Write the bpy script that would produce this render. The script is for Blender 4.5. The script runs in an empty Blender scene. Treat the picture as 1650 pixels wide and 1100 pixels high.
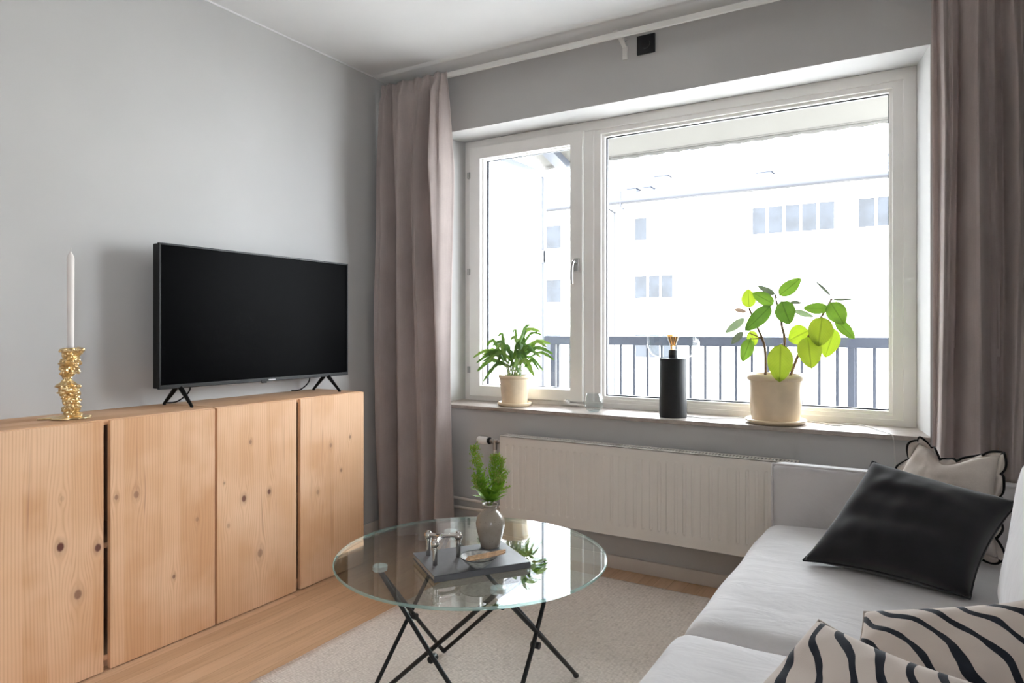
import bpy, bmesh, math, random
from mathutils import Vector, Matrix, noise
C = bpy.context.scene.collection
R = math.radians
PI = math.pi
rnd = random.Random(7)

# ------------------------------------------------------------------ materials
def lin(c):
    return tuple(((v/255)/12.92 if v/255 <= .04045 else ((v/255+.055)/1.055)**2.4) for v in c) + (1,)

class NT:
    """tiny wrapper to write shader graphs"""
    def __init__(s, name):
        s.m = bpy.data.materials.new(name); s.m.use_nodes = True
        s.t = s.m.node_tree; s.t.nodes.clear()
        s.out = s.t.nodes.new('ShaderNodeOutputMaterial')
    def n(s, typ, **kw):
        nd = s.t.nodes.new(typ)
        for k, v in kw.items():
            if k.startswith('i_'):
                nd.inputs[k[2:].replace('_', ' ')].default_value = v
            else: setattr(nd, k, v)
        return nd
    def l(s, a, b): s.t.links.new(a, b)
    def val(s, sock, v):
        if hasattr(v, 'is_output') or isinstance(v, bpy.types.NodeSocket): s.l(v, sock)
        else: sock.default_value = v
    def math(s, op, a, b=None, c=None):
        nd = s.n('ShaderNodeMath', operation=op)
        s.val(nd.inputs[0], a)
        if b is not None: s.val(nd.inputs[1], b)
        if c is not None: s.val(nd.inputs[2], c)
        return nd.outputs[0]
    def mix(s, f, a, b, blend='MIX'):
        nd = s.n('ShaderNodeMix', data_type='RGBA', blend_type=blend)
        s.val(nd.inputs[0], f); s.val(nd.inputs[6], a); s.val(nd.inputs[7], b)
        return nd.outputs[2]
    def smooth(s, v, a, b, x=0., y=1.):
        nd = s.n('ShaderNodeMapRange', interpolation_type='SMOOTHSTEP')
        s.val(nd.inputs[0], v); nd.inputs[1].default_value = a; nd.inputs[2].default_value = b
        nd.inputs[3].default_value = x; nd.inputs[4].default_value = y
        return nd.outputs[0]
    def coord(s, which='Object', scale=(1, 1, 1), rot=(0, 0, 0), loc=(0, 0, 0)):
        tc = s.n('ShaderNodeTexCoord'); mp = s.n('ShaderNodeMapping')
        mp.inputs['Scale'].default_value = scale; mp.inputs['Rotation'].default_value = rot
        mp.inputs['Location'].default_value = loc
        s.l(tc.outputs[which], mp.inputs[0]); return mp.outputs[0]
    def noise(s, vec, scale, detail=3, rough=.5, dist=0):
        nd = s.n('ShaderNodeTexNoise'); s.l(vec, nd.inputs['Vector'])
        nd.inputs['Scale'].default_value = scale; nd.inputs['Detail'].default_value = detail
        nd.inputs['Roughness'].default_value = rough; nd.inputs['Distortion'].default_value = dist
        return nd.outputs[0]
    def bsdf(s, col, rough=.5, metal=0, spec=.5, bump=None, bs=.3, bd=.002, **kw):
        b = s.n('ShaderNodeBsdfPrincipled')
        s.val(b.inputs['Base Color'], col); s.val(b.inputs['Roughness'], rough)
        b.inputs['Metallic'].default_value = metal; b.inputs['Specular IOR Level'].default_value = spec
        for k, v in kw.items(): s.val(b.inputs[k.replace('_', ' ')], v)
        if bump is not None:
            bn = s.n('ShaderNodeBump'); bn.inputs['Strength'].default_value = bs; bn.inputs['Distance'].default_value = bd
            s.l(bump, bn.inputs['Height']); s.l(bn.outputs[0], b.inputs['Normal'])
        return b.outputs[0]
    def done(s, sh): s.l(sh, s.out.inputs[0]); return s.m

def plain(name, rgb, rough=.5, metal=0, spec=.5, var=.06, vscale=8, bs=0, bscale=200, bd=.0005):
    t = NT(name); co = t.coord()
    c = lin(rgb); d = tuple(v*(1-var*2) for v in c[:3]) + (1,)
    col = t.mix(t.smooth(t.noise(co, vscale, 4), .35, .65), d, c) if var else c
    bump = t.noise(co, bscale, 2) if bs else None
    return t.done(t.bsdf(col, rough, metal, spec, bump, bs, bd))

def fabric(name, rgb, rgb2=None, rough=.95, scale=900, trans=0, sheen=.2, slub=0, bs=.25, wr=None):
    t = NT(name); co = t.coord()
    c = lin(rgb); d = lin(rgb2) if rgb2 else tuple(v*.86 for v in c[:3]) + (1,)
    nz = t.noise(co, 5, 5)
    col = t.mix(t.smooth(nz, .3, .7), d, c)
    if slub:
        sl = t.noise(t.coord(scale=(1, 1, 18)), 60, 3, .7)
        col = t.mix(t.math('MULTIPLY', t.smooth(sl, .5, .75), slub), col, tuple(v*.6 for v in c[:3]) + (1,))
        sl2 = t.noise(t.coord(scale=(26, 26, .6)), 14, 3, .7)
        col = t.mix(t.math('MULTIPLY', t.smooth(sl2, .45, .8), slub), col, tuple(min(1, v*1.3) for v in c[:3]) + (1,))
    bump = t.noise(co, scale, 2)
    if wr:
        w2 = t.noise(t.coord(scale=wr), 1, 4, .5, .6)
        bump = t.math('ADD', t.math('MULTIPLY', bump, .15), t.math('MULTIPLY', w2, 16))
    sh = t.bsdf(col, rough, 0, .15, bump, bs, .0012, Sheen_Weight=sheen)
    if trans:
        tr = t.n('ShaderNodeBsdfTranslucent'); t.l(col, tr.inputs[0])
        mx = t.n('ShaderNodeMixShader'); mx.inputs[0].default_value = trans
        t.l(sh, mx.inputs[1]); t.l(tr.outputs[0], mx.inputs[2]); sh = mx.outputs[0]
    return t.done(sh)

def thin_glass(name, tint=(255, 255, 255), ior=1.5, rough=0, gain=1.0):
    t = NT(name)
    tr = t.n('ShaderNodeBsdfTransparent'); tr.inputs[0].default_value = lin(tint)
    gl = t.n('ShaderNodeBsdfGlossy'); gl.inputs['Roughness'].default_value = rough
    fr = t.n('ShaderNodeFresnel'); fr.inputs[0].default_value = ior
    geo = t.n('ShaderNodeNewGeometry'); 
    mx = t.n('ShaderNodeMixShader')
    f = t.math('MULTIPLY', fr.outputs[0], gain)
    f = t.math('MULTIPLY', f, t.math('SUBTRACT', 1, geo.outputs['Backfacing']))
    t.l(f, mx.inputs[0]); t.l(tr.outputs[0], mx.inputs[1]); t.l(gl.outputs[0], mx.inputs[2])
    return t.done(mx.outputs[0])

def pine(name, knots, seed, axis='yz', rgb=(226, 184, 146), dark=(174, 118, 80)):
    """pine board: staves, flowing grain that bends round the knots; knots = (s, t, radius, darkness)"""
    t = NT(name); tc = t.n('ShaderNodeTexCoord'); sp = t.n('ShaderNodeSeparateXYZ'); t.l(tc.outputs['Object'], sp.inputs[0])
    ax = {'x': 0, 'y': 1, 'z': 2}
    S = sp.outputs[ax[axis[0]]]; T = sp.outputs[ax[axis[1]]]
    cv = t.n('ShaderNodeCombineXYZ'); t.l(S, cv.inputs[0]); t.l(T, cv.inputs[1]); cv.inputs[2].default_value = seed*3.7
    bend = S; km = None
    for (ks, kt, kr, kd) in knots:
        ds = t.math('SUBTRACT', S, ks); dt = t.math('MULTIPLY', t.math('SUBTRACT', T, kt), .42)
        r2 = t.math('ADD', t.math('MULTIPLY', ds, ds), t.math('MULTIPLY', dt, dt))
        q = t.math('DIVIDE', kr*kr*3.2, t.math('ADD', r2, kr*kr*1.6))
        bend = t.math('SUBTRACT', bend, t.math('MULTIPLY', ds, q))
        dt2 = t.math('MULTIPLY', t.math('SUBTRACT', T, kt), .75)
        rr = t.math('SQRT', t.math('ADD', t.math('MULTIPLY', ds, ds), t.math('MULTIPLY', dt2, dt2)))
        k = t.math('MULTIPLY', t.smooth(rr, kr*.55, kr*1.15, 1, 0), kd)
        halo = t.math('MULTIPLY', t.smooth(rr, kr*.8, kr*2.4, .25, 0), kd)
        k = t.math('MAXIMUM', k, halo)
        km = k if km is None else t.math('MAXIMUM', km, k)
    # staves
    sw = t.math('ADD', t.math('DIVIDE', S, .068), seed*.37)
    cell = t.math('FLOOR', sw)
    wn = t.n('ShaderNodeTexWhiteNoise', noise_dimensions='1D'); t.l(t.math('ADD', cell, seed*11.3), wn.inputs['W'])
    rv = wn.outputs['Value']
    off = t.math('MULTIPLY', rv, 40.)
    v2 = t.n('ShaderNodeCombineXYZ'); t.l(t.math('MULTIPLY', bend, 9), v2.inputs[0]); t.l(t.math('MULTIPLY', T, 1.0), v2.inputs[1]); t.l(off, v2.inputs[2])
    big = t.noise(v2.outputs[0], 1.3, 2, .5)
    ph = t.math('ADD', t.math('MULTIPLY', bend, 640.), t.math('MULTIPLY', t.math('MULTIPLY', big, 34.), t.math('ADD', rv, .25)))
    ring = t.math('ADD', t.math('MULTIPLY', t.math('SINE', ph), .5), .5)
    ring = t.math('POWER', ring, 2.2)
    vf = t.n('ShaderNodeCombineXYZ'); t.l(t.math('MULTIPLY', bend, 420), vf.inputs[0]); t.l(t.math('MULTIPLY', T, 5), vf.inputs[1]); t.l(off, vf.inputs[2])
    fine = t.noise(vf.outputs[0], 1, 3, .6)
    g = t.math('MULTIPLY', ring, t.smooth(fine, .2, .75, .25, 1))
    base = t.mix(rv, lin(rgb), lin(tuple(v*f for v, f in zip(rgb, (.92, .865, .80)))))
    base = t.mix(t.smooth(t.noise(cv.outputs[0], 3.5, 3), .35, .7), base, lin(tuple(v*f for v, f in zip(rgb, (1.02, 1.04, 1.07)))))
    col = t.mix(t.math('MULTIPLY', g, .36), base, lin(dark))
    # resin streaks in some staves
    vs = t.n('ShaderNodeCombineXYZ'); t.l(t.math('MULTIPLY', bend, 60), vs.inputs[0]); t.l(t.math('MULTIPLY', T, 1.4), vs.inputs[1]); t.l(off, vs.inputs[2])
    st = t.smooth(t.noise(vs.outputs[0], 1, 3, .6), .6, .78)
    col = t.mix(t.math('MULTIPLY', st, .45), col, lin((140, 84, 66)))
    if km is not None: col = t.mix(km, col, lin((100, 58, 48)))
    return t.done(t.bsdf(col, .55, 0, .35, g, .12, .0006))

def stripe_mat():
    t = NT('striped_linen'); tc = t.n('ShaderNodeTexCoord'); sp = t.n('ShaderNodeSeparateXYZ'); t.l(tc.outputs['UV'], sp.inputs[0])
    w = t.noise(tc.outputs['UV'], 2.2, 1, .4)
    u = t.math('ADD', t.math('MULTIPLY', sp.outputs[0], 6.2), t.math('MULTIPLY', t.math('SUBTRACT', w, .5), 1.7))
    fr = t.math('FRACT', u); d = t.math('ABSOLUTE', t.math('SUBTRACT', fr, .5))
    w2 = t.noise(tc.outputs['UV'], 5, 1)
    m = t.math('LESS_THAN', d, t.math('ADD', .03, t.math('MULTIPLY', w2, .22)))
    col = t.mix(m, lin((205, 193, 184)), lin((38, 42, 50)))
    bump = t.noise(t.coord(), 900, 2)
    return t.done(t.bsdf(col, .95, 0, .15, bump, .25, .001, Sheen_Weight=.15))

M = {}
M['wall'] = plain('grey_wall_paint', (191, 190, 189), .85, 0, .25, .015, 3, .06, 350)
M['ceil'] = plain('ceiling_paint', (228, 228, 228), .9, 0, .2, .01, 3)
M['white'] = plain('white_lacquer', (240, 238, 235), .4, 0, .45, .015, 6)
M['rad'] = plain('radiator_enamel', (226, 221, 214), .42, 0, .45, .015, 6)
M['base'] = plain('baseboard_paint', (214, 208, 202), .5, 0, .4, .02, 6)
M['black'] = plain('black_metal', (20, 20, 22), .42, 0, .4, .05, 20)
M['tvb'] = plain('black_plastic', (10, 10, 11), .4, 0, .25, 0)
M['tvs'] = plain('dark_screen', (3, 3, 4), .3, 0, .012, 0)
M['lampb'] = plain('matt_black_lacquer', (26, 27, 29), .6, 0, .35, .04, 12)
M['chrome'] = plain('chrome', (205, 200, 195), .12, 1, .5, 0)
M['steel'] = plain('brushed_steel', (170, 168, 165), .3, 1, .5, 0)
M['mount'] = plain('satin_mount_disc', (236, 237, 237), .35, .25, .5, 0)
M['silver'] = plain('silver_print', (190, 190, 192), .4, 0, .5, 0)
M['glass'] = thin_glass('clear_glass', (250, 252, 252), 1.45)
M['pane'] = thin_glass('window_glass', (248, 250, 251), 1.45, 0, .6)
M['tableglass'] = thin_glass('tabletop_glass', (242, 248, 246), 1.5, 0, 1.9)
M['hinge'] = plain('hinge_zinc', (170, 170, 168), .4, .6, .5, 0)
M['valveblack'] = plain('valve_ring_plastic', (30, 30, 30), .5, 0, .4, 0)
M['candle'] = plain('white_wax', (236, 230, 226), .5, 0, .4, .01, 6)
M['cream'] = plain('cream_glaze', (226, 206, 176), .22, 0, .55, .05, 14)
M['soil'] = plain('potting_soil', (58, 46, 38), .95, 0, .1, .3, 90, .8, 160, .004)
M['rail'] = plain('rail_enamel', (226, 224, 220), .5, 0, .4, .01, 6)
M['curtain'] = fabric('taupe_linen_curtain', (196, 184, 180), (184, 172, 168), trans=.3, slub=.34, sheen=.15)
M['sofa'] = fabric('light_grey_sofa_fabric', (212, 209, 209), (204, 201, 201), bs=.35, wr=(6, 13, 8))
M['cushblack'] = fabric('black_linen', (36, 35, 38), (29, 28, 30), bs=.35, sheen=.3)
M['cushbeige'] = fabric('natural_linen', (206, 196, 187), (192, 181, 172), bs=.35, slub=.25)
M['edge'] = fabric('black_edging_yarn', (24, 22, 23), bs=.3, sheen=.05)
M['stripe'] = stripe_mat()
M['cord'] = plain('pale_cord', (206, 204, 200), .6, 0, .3, 0)
M['wick'] = plain('wick', (225, 220, 212), .9, 0, .2, 0)
M['gold'] = plain('gold_metal', (240, 212, 162), .3, 1, .5, .08, 60, .3, 130, .003)
M['book'] = plain('dark_grey_book_cover', (98, 98, 101), .38, 0, .5, .04, 40)
M['spine'] = plain('book_spine_cloth', (44, 44, 46), .6, 0, .3, .05, 60)
M['wood_stick'] = plain('wooden_stick', (222, 184, 148), .7, 0, .2, .15, 60)
M['socketblack'] = plain('black_socket_plastic', (22, 23, 27), .5, 0, .4, 0)
M['green1'] = None

def sill_mat():
    t = NT('grey_limestone'); co = t.coord()
    col = t.mix(t.smooth(t.noise(co, 14, 6, .65), .3, .7), lin((150, 139, 131)), lin((172, 163, 155)))
    col = t.mix(t.smooth(t.noise(t.coord(scale=(1, 4, 4)), 45, 4, .7), .55, .75), col, lin((128, 117, 110)))
    return t.done(t.bsdf(col, .35, 0, .45))
M['sill'] = sill_mat()

def floor_mat():
    t = NT('oak_parquet')
    br = t.n('ShaderNodeTexBrick'); t.l(t.coord(rot=(0, 0, R(90))), br.inputs['Vector'])
    br.offset = .37; br.inputs['Scale'].default_value = 1
    br.inputs['Brick Width'].default_value = 1.4; br.inputs['Row Height'].default_value = .066
    br.inputs['Mortar Size'].default_value = .0006; br.inputs['Mortar Smooth'].default_value = 0
    br.inputs['Color1'].default_value = lin((214, 178, 145)); br.inputs['Color2'].default_value = lin((200, 163, 129)); br.inputs['Mortar'].default_value = lin((158, 122, 92))
    g = t.noise(t.coord(scale=(40, 2.0, 1)), 1.6, 6, .65, .6)
    col = t.mix(t.math('MULTIPLY', t.smooth(g, .42, .7), .35), br.outputs[0], lin((156, 118, 86)))
    return t.done(t.bsdf(col, .42, 0, .4, g, .06, .0005))
M['floor'] = floor_mat()

def rug_mat():
    t = NT('woven_wool_rug'); co = t.coord(rot=(0, 0, R(2)))
    v = t.n('ShaderNodeTexVoronoi'); t.l(t.coord(scale=(70, 130, 1)), v.inputs['Vector']); v.inputs['Scale'].default_value = 1; v.inputs['Randomness'].default_value = .45
    nz = t.noise(co, 60, 4, .6)
    col = t.mix(v.outputs['Distance'], lin((240, 230, 221)), lin((200, 187, 177)))
    col = t.mix(t.math('MULTIPLY', t.smooth(nz, .5, .78), .6), col, lin((178, 165, 155)))
    vf = t.noise(co, 3, 3)
    col = t.mix(t.math('MULTIPLY', t.smooth(vf, .4, .65), .25), col, lin((206, 195, 186)))
    h = t.math('SUBTRACT', 1, v.outputs['Distance'])
    return t.done(t.bsdf(col, .97, 0, .1, h, .7, .004))
M['rug'] = rug_mat()

def vase_mat():
    t = NT('taupe_speckled_glaze'); co = t.coord()
    col = t.mix(t.smooth(t.noise(co, 14, 4), .35, .7), lin((150, 139, 126)), lin((168, 158, 146)))
    col = t.mix(t.smooth(t.noise(co, 260, 3), .62, .75), col, lin((116, 104, 92)))
    return t.done(t.bsdf(col, .22, 0, .55))
M['vase'] = vase_mat()

def bowl_mat():
    t = NT('grey_ridged_glaze'); co = t.coord()
    col = t.mix(t.smooth(t.noise(co, 60, 4), .4, .65), lin((150, 150, 148)), lin((196, 196, 192)))
    return t.done(t.bsdf(col, .3, 0, .5))
M['bowl'] = bowl_mat()
M['bowlrim'] = plain('dark_rim_glaze', (58, 58, 60), .3, 0, .5, .1, 60)

def leaf_mat(name, a, b, trans=.45, tcol=None, rough=.4, rib=False):
    t = NT(name); co = t.coord()
    col = t.mix(t.smooth(t.noise(co, 16, 3), .3, .7), lin(a), lin(b)); rb = None
    if rib:
        tc = t.n('ShaderNodeTexCoord'); sp = t.n('ShaderNodeSeparateXYZ'); t.l(tc.outputs['UV'], sp.inputs[0])
        d = t.math('ABSOLUTE', t.math('SUBTRACT', sp.outputs[0], .5))
        vein = t.math('SINE', t.math('MULTIPLY', t.math('SUBTRACT', sp.outputs[1], t.math('MULTIPLY', d, .7)), 75.))
        rb = t.math('MAXIMUM', t.smooth(d, .015, .05, .75, 0), t.math('MULTIPLY', t.smooth(vein, .8, 1), .22))
        col = t.mix(rb, col, lin(tuple(v*.78 for v in a)))
    sh = t.bsdf(col, rough, 0, .45)
    tr = t.n('ShaderNodeBsdfTranslucent'); tr.inputs[0].default_value = lin(tcol or b)
    if rib: t.l(t.mix(rb, lin(tcol or b), lin(tuple(v*.8 for v in (tcol or b)))), tr.inputs[0])
    mx = t.n('ShaderNodeMixShader'); mx.inputs[0].default_value = trans
    t.l(sh, mx.inputs[1]); t.l(tr.outputs[0], mx.inputs[2])
    return t.done(mx.outputs[0])
M['leaf0'] = leaf_mat('leaf_mid_green', (70, 112, 44), (90, 132, 52), .16, (96, 134, 40), rib=True)
M['leaf1'] = leaf_mat('leaf_green', (84, 130, 50), (108, 150, 60), .18, (112, 146, 44), rib=True)
M['leaf2'] = leaf_mat('leaf_lime', (146, 172, 56), (164, 184, 64), .24, (138, 156, 36), rib=True)
M['leaf3'] = leaf_mat('leaf_grey_back', (86, 92, 88), (104, 110, 104), .1, (110, 120, 90))
M['leaf4'] = leaf_mat('leaf_brown_bud', (136, 112, 96), (150, 126, 108), .15)
M['leaf5'] = leaf_mat('leaf_sage', (120, 138, 104), (140, 156, 122), .12)
M['stem'] = plain('brown_stem', (128, 100, 84), .7, 0, .25, .15, 60)
M['gstem'] = plain('green_stem', (142, 160, 96), .6, 0, .3, .15, 60)
M['fern'] = leaf_mat('narrow_leaf_green', (58, 94, 40), (88, 128, 54), .16, (100, 134, 50))
M['fern2'] = leaf_mat('narrow_leaf_pale', (96, 132, 58), (124, 156, 78), .18, (124, 152, 60))
M['sprig'] = leaf_mat('sprig_green', (98, 146, 44), (136, 178, 60), .35, (160, 200, 60))
M['sprigbud'] = leaf_mat('sprig_buds', (150, 160, 74), (176, 178, 96), .25)
# outdoors
M['render'] = plain('cream_render', (242, 238, 228), .9, 0, .1, .02, .6)
M['roof'] = plain('grey_roof_sheet', (120, 120, 126), .7, 0, .3, .05, 2)
M['gutter'] = plain('dark_gutter', (34, 35, 40), .5, 0, .4, .05, 2)
M['extframe'] = plain('white_exterior_frame', (244, 244, 244), .6, 0, .3, 0)
M['extpane'] = plain('distant_pane', (30, 34, 40), .12, 0, .3, .25, 1.2)
M['blind'] = plain('pale_blind', (232, 233, 236), .8, 0, .2, .02, 1)
M['balfloor'] = plain('balcony_concrete', (196, 194, 190), .9, 0, .2, .05, 3)
M['balrail'] = plain('dark_rail_paint', (40, 44, 54), .5, 0, .4, .04, 5)
M['screen'] = plain('white_screen_panel', (236, 238, 240), .6, 0, .3, .01, 2)
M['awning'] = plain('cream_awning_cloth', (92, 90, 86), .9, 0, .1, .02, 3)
M['beam'] = plain('grey_painted_metal', (64, 67, 74), .5, 0, .4, .02, 4)

# ------------------------------------------------------------------ geometry
def worldloc(o):
    v = Vector((0, 0, 0))
    while o: v += o.location; o = o.parent
    return v

class MB:
    def __init__(s): s.v = []; s.f = []; s.mi = []; s.uv = None
    def add(s, vs, fs, mi=0):
        b = len(s.v); s.v += [Vector(p) for p in vs]; s.f += [tuple(b+i for i in f) for f in fs]; s.mi += [mi]*len(fs); return b
    def box(s, x0, x1, y0, y1, z0, z1, mi=0):
        s.add([(x0,y0,z0),(x1,y0,z0),(x1,y1,z0),(x0,y1,z0),(x0,y0,z1),(x1,y0,z1),(x1,y1,z1),(x0,y1,z1)],
              [(0,3,2,1),(4,5,6,7),(0,1,5,4),(1,2,6,5),(2,3,7,6),(3,0,4,7)], mi); return s
    def obox(s, c, ax, ay, az, mi=0):
        c = Vector(c); ax, ay, az = Vector(ax), Vector(ay), Vector(az)
        vs = [c+ax*i+ay*j+az*k for k in (-1,1) for i, j in ((-1,-1),(1,-1),(1,1),(-1,1))]
        s.add(vs, [(0,3,2,1),(4,5,6,7),(0,1,5,4),(1,2,6,5),(2,3,7,6),(3,0,4,7)], mi); return s
    def ring(s, x0, x1, z0, z1, w, y0, y1, mi=0, wb=None, wt=None):
        wb = w if wb is None else wb; wt = w if wt is None else wt
        o = [(x0,z0),(x1,z0),(x1,z1),(x0,z1)]; i = [(x0+w,z0+wb),(x1-w,z0+wb),(x1-w,z1-wt),(x0+w,z1-wt)]
        vs = [(x,y0,z) for x,z in o]+[(x,y0,z) for x,z in i]+[(x,y1,z) for x,z in o]+[(x,y1,z) for x,z in i]
        fs = []
        for k in range(4):
            n = (k+1)%4
            fs += [(k,n,4+n,4+k),(8+k,12+k,12+n,8+n),(k,8+k,8+n,n),(4+k,4+n,12+n,12+k)]
        s.add(vs, fs, mi); return s
    def tube(s, pts, r, n=10, mi=0, caps=True, flat=1.0):
        pts = [Vector(p) for p in pts]; m = len(pts)
        rs = r if isinstance(r, (list, tuple)) else [r]*m
        t0 = (pts[1]-pts[0]).normalized()
        up = Vector((0,0,1)) if abs(t0.z) < .9 else Vector((1,0,0))
        a = t0.cross(up).normalized(); vs = []
        for i, p in enumerate(pts):
            t = (pts[min(i+1,m-1)]-pts[max(i-1,0)])
            t = t.normalized() if t.length > 1e-9 else t0
            a = (a-t*a.dot(t)); a = a.normalized() if a.length > 1e-6 else t.orthogonal().normalized()
            b = t.cross(a)
            for k in range(n):
                g = 2*PI*k/n; vs.append(p+(a*math.cos(g)+b*math.sin(g)*flat)*rs[i])
        fs = [(i*n+k, i*n+(k+1)%n, (i+1)*n+(k+1)%n, (i+1)*n+k) for i in range(m-1) for k in range(n)]
        if caps: fs += [tuple(range(n-1,-1,-1)), tuple(range((m-1)*n, m*n))]
        s.add(vs, fs, mi); return s
    def lathe(s, prof, c=(0,0,0), n=40, mi=0, axis='z', close=True):
        vs = []
        for (r, z) in prof:
            r = max(r, 1e-5)
            for k in range(n):
                g = 2*PI*k/n; p = (r*math.cos(g), r*math.sin(g), z)
                if axis == 'x': p = (z, p[0], p[1])
                if axis == 'y': p = (p[1], z, p[0])
                vs.append((c[0]+p[0], c[1]+p[1], c[2]+p[2]))
        m = len(prof)
        fs = [(i*n+k, i*n+(k+1)%n, (i+1)*n+(k+1)%n, (i+1)*n+k) for i in range(m-1) for k in range(n)]
        if close: fs += [tuple(range(n-1,-1,-1)), tuple(range((m-1)*n, m*n))]
        s.add(vs, fs, mi); return s
    def ball(s, c, r, n=16, mi=0, sz=1):
        prof = [(r*math.sin(PI*i/10), -r*sz*math.cos(PI*i/10)) for i in range(11)]
        return s.lathe(prof, c, n, mi)
    def grid(s, fn, nu, nv, mi=0):
        vs = [fn(i/nu, j/nv) for j in range(nv+1) for i in range(nu+1)]
        fs = [(j*(nu+1)+i, j*(nu+1)+i+1, (j+1)*(nu+1)+i+1, (j+1)*(nu+1)+i) for j in range(nv) for i in range(nu)]
        s.add(vs, fs, mi); return s
    def build(s, name, mats, parent=None, smooth=True, bevel=0, seg=2, sub=0, solid=0, fix=True):
        if not isinstance(mats, (list, tuple)): mats = [mats]
        if parent is not None: off = worldloc(parent)
        else:
            xs = [v.x for v in s.v]; ys = [v.y for v in s.v]; zs = [v.z for v in s.v]
            off = Vector(((min(xs)+max(xs))/2, (min(ys)+max(ys))/2, min(zs)))
        me = bpy.data.meshes.new(name)
        me.from_pydata([tuple(v-off) for v in s.v], [], s.f)
        for m in mats: me.materials.append(m)
        for p, i in zip(me.polygons, s.mi): p.material_index = i
        if s.uv:
            ul = me.uv_layers.new(name='UVMap')
            for lp in me.loops: ul.data[lp.index].uv = s.uv[lp.vertex_index]
        if fix:
            bm = bmesh.new(); bm.from_mesh(me); bmesh.ops.recalc_face_normals(bm, faces=bm.faces); bm.to_mesh(me); bm.free()
        for p in me.polygons: p.use_smooth = smooth
        if smooth and not sub:
            try: me.set_sharp_from_angle(angle=R(40))
            except Exception: pass
        o = bpy.data.objects.new(name, me); C.objects.link(o)
        if parent is not None: o.parent = parent
        else: o.location = off
        if solid:
            md = o.modifiers.new('solid', 'SOLIDIFY'); md.thickness = solid; md.offset = 0
        if bevel:
            md = o.modifiers.new('bevel', 'BEVEL'); md.width = bevel; md.segments = seg; md.limit_method = 'ANGLE'; md.angle_limit = R(40)
        if sub:
            md = o.modifiers.new('sub', 'SUBSURF'); md.levels = sub; md.render_levels = sub
        return o

def tag(o, label=None, cat=None, group=None, kind=None):
    if label: o['label'] = label
    if cat: o['category'] = cat
    if group: o['group'] = group
    if kind: o['kind'] = kind
    return o
def thing(name, loc, label, cat, group=None, kind=None):
    o = bpy.data.objects.new(name, None); C.objects.link(o); o.location = loc; o.empty_display_size = .05
    return tag(o, label, cat, group, kind)
def bx(*a): return MB().box(*a)
def catmull(P, n=8):
    P = [Vector(p) for p in P]; out = []
    for i in range(len(P)-1):
        p0 = P[max(i-1,0)]; p1 = P[i]; p2 = P[i+1]; p3 = P[min(i+2,len(P)-1)]
        for k in range(n):
            t = k/n
            out.append(.5*((2*p1)+(p2-p0)*t+(2*p0-5*p1+4*p2-p3)*t*t+(3*p1-p0-3*p2+p3)*t**3))
    out.append(P[-1]); return out

# ------------------------------------------------------------------ the room
XR, YB, ZC = 3.36, -5.0, 2.555
OX0, OX1, OZ0, OZ1 = .30, 2.668, .708, 2.221       # window opening at the room face
IX0, IX1, IZ0, IZ1 = .335, 2.622, .72, 2.236       # and where it meets the frame
def wall_with_hole(name, x0, x1, z0, z1, h0, h1, ya, yb, label, swap=False):
    # h0 = hole at ya, h1 = hole at yb
    m = MB()
    def rect(a, b, c, d, y): return [(a,y,c),(b,y,c),(b,y,d),(a,y,d)]
    O = (x0,x1,z0,z1)
    vs = rect(*O, ya)+rect(*h0, ya)+rect(*h1, yb)+rect(*O, yb)
    fs = []
    for k in range(4):
        n = (k+1)%4
        fs += [(k,n,4+n,4+k),(4+k,4+n,8+n,8+k),(8+k,8+n,12+n,12+k),(12+k,12+n,n,k)]
    m.add([(p[1],p[0],p[2]) for p in vs] if swap else vs, fs)
    return tag(m.build(name, M['wall'], None, False), label, 'wall', kind='structure')
wall_with_hole('wall_back', -.12, XR+.12, 0, ZC+.1, (OX0,OX1,OZ0,OZ1), tuple(o_+(i_-o_)*.36/.258 for o_, i_ in ((OX0,IX0),(OX1,IX1),(OZ0,IZ0),(OZ1,IZ1))), 0, .36, 'grey painted wall around the wide window')
tag(bx(-.12,0,YB-.2,0,0,ZC+.1).build('wall_left', M['wall'], None, False), 'plain grey wall behind the pine cabinets', 'wall', kind='structure')
WY0, WY1, WZ0, WZ1 = -4.2, -3.45, .8, 1.65
wall_with_hole('wall_right', YB-.2, 0, 0, ZC+.1, (WY0,WY1,WZ0,WZ1), (WY0,WY1,WZ0,WZ1), XR, XR+.2, 'grey wall behind the sofa', True)
tag(bx(0,XR,YB-.2,YB,0,ZC+.1).build('wall_front', M['wall'], None, False), 'grey wall opposite the window', 'wall', kind='structure')
tag(bx(-.12,XR+.12,YB-.2,.36,-.12,0).build('floor', M['floor'], None, False), 'oak strip floor', 'floor', kind='structure')
tag(bx(0,XR,YB,0,ZC,ZC+.1).build('ceiling', M['ceil'], None, False), 'white ceiling', 'ceiling', kind='structure')
m = MB()
m.add([(0,-.17,ZC),(0,-.14,ZC-.007),(0,0,ZC-.012),(0,0,ZC),(XR,-.17,ZC),(XR,-.14,ZC-.007),(XR,0,ZC-.012),(XR,0,ZC)],
      [(0,1,2,3),(4,7,6,5),(0,4,5,1),(1,5,6,2),(2,6,7,3),(3,7,4,0)])
tag(m.build('trim_1', M['ceil'], None, False), 'shallow lowered band along the ceiling above the window', 'trim', kind='structure')  # strip dropping slightly below the ceiling towards the window wall
tag(bx(0,.006,YB,-.17,ZC-.007,ZC).build('trim_2', M['ceil'], None, False), 'thin white paint line between ceiling and left wall', 'trim', kind='structure')
tag(bx(0,XR,-.012,0,0,.062).build('baseboard_back', M['base'], None, False, .002), 'low pale baseboard under the radiator', 'baseboard', kind='structure')
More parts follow.
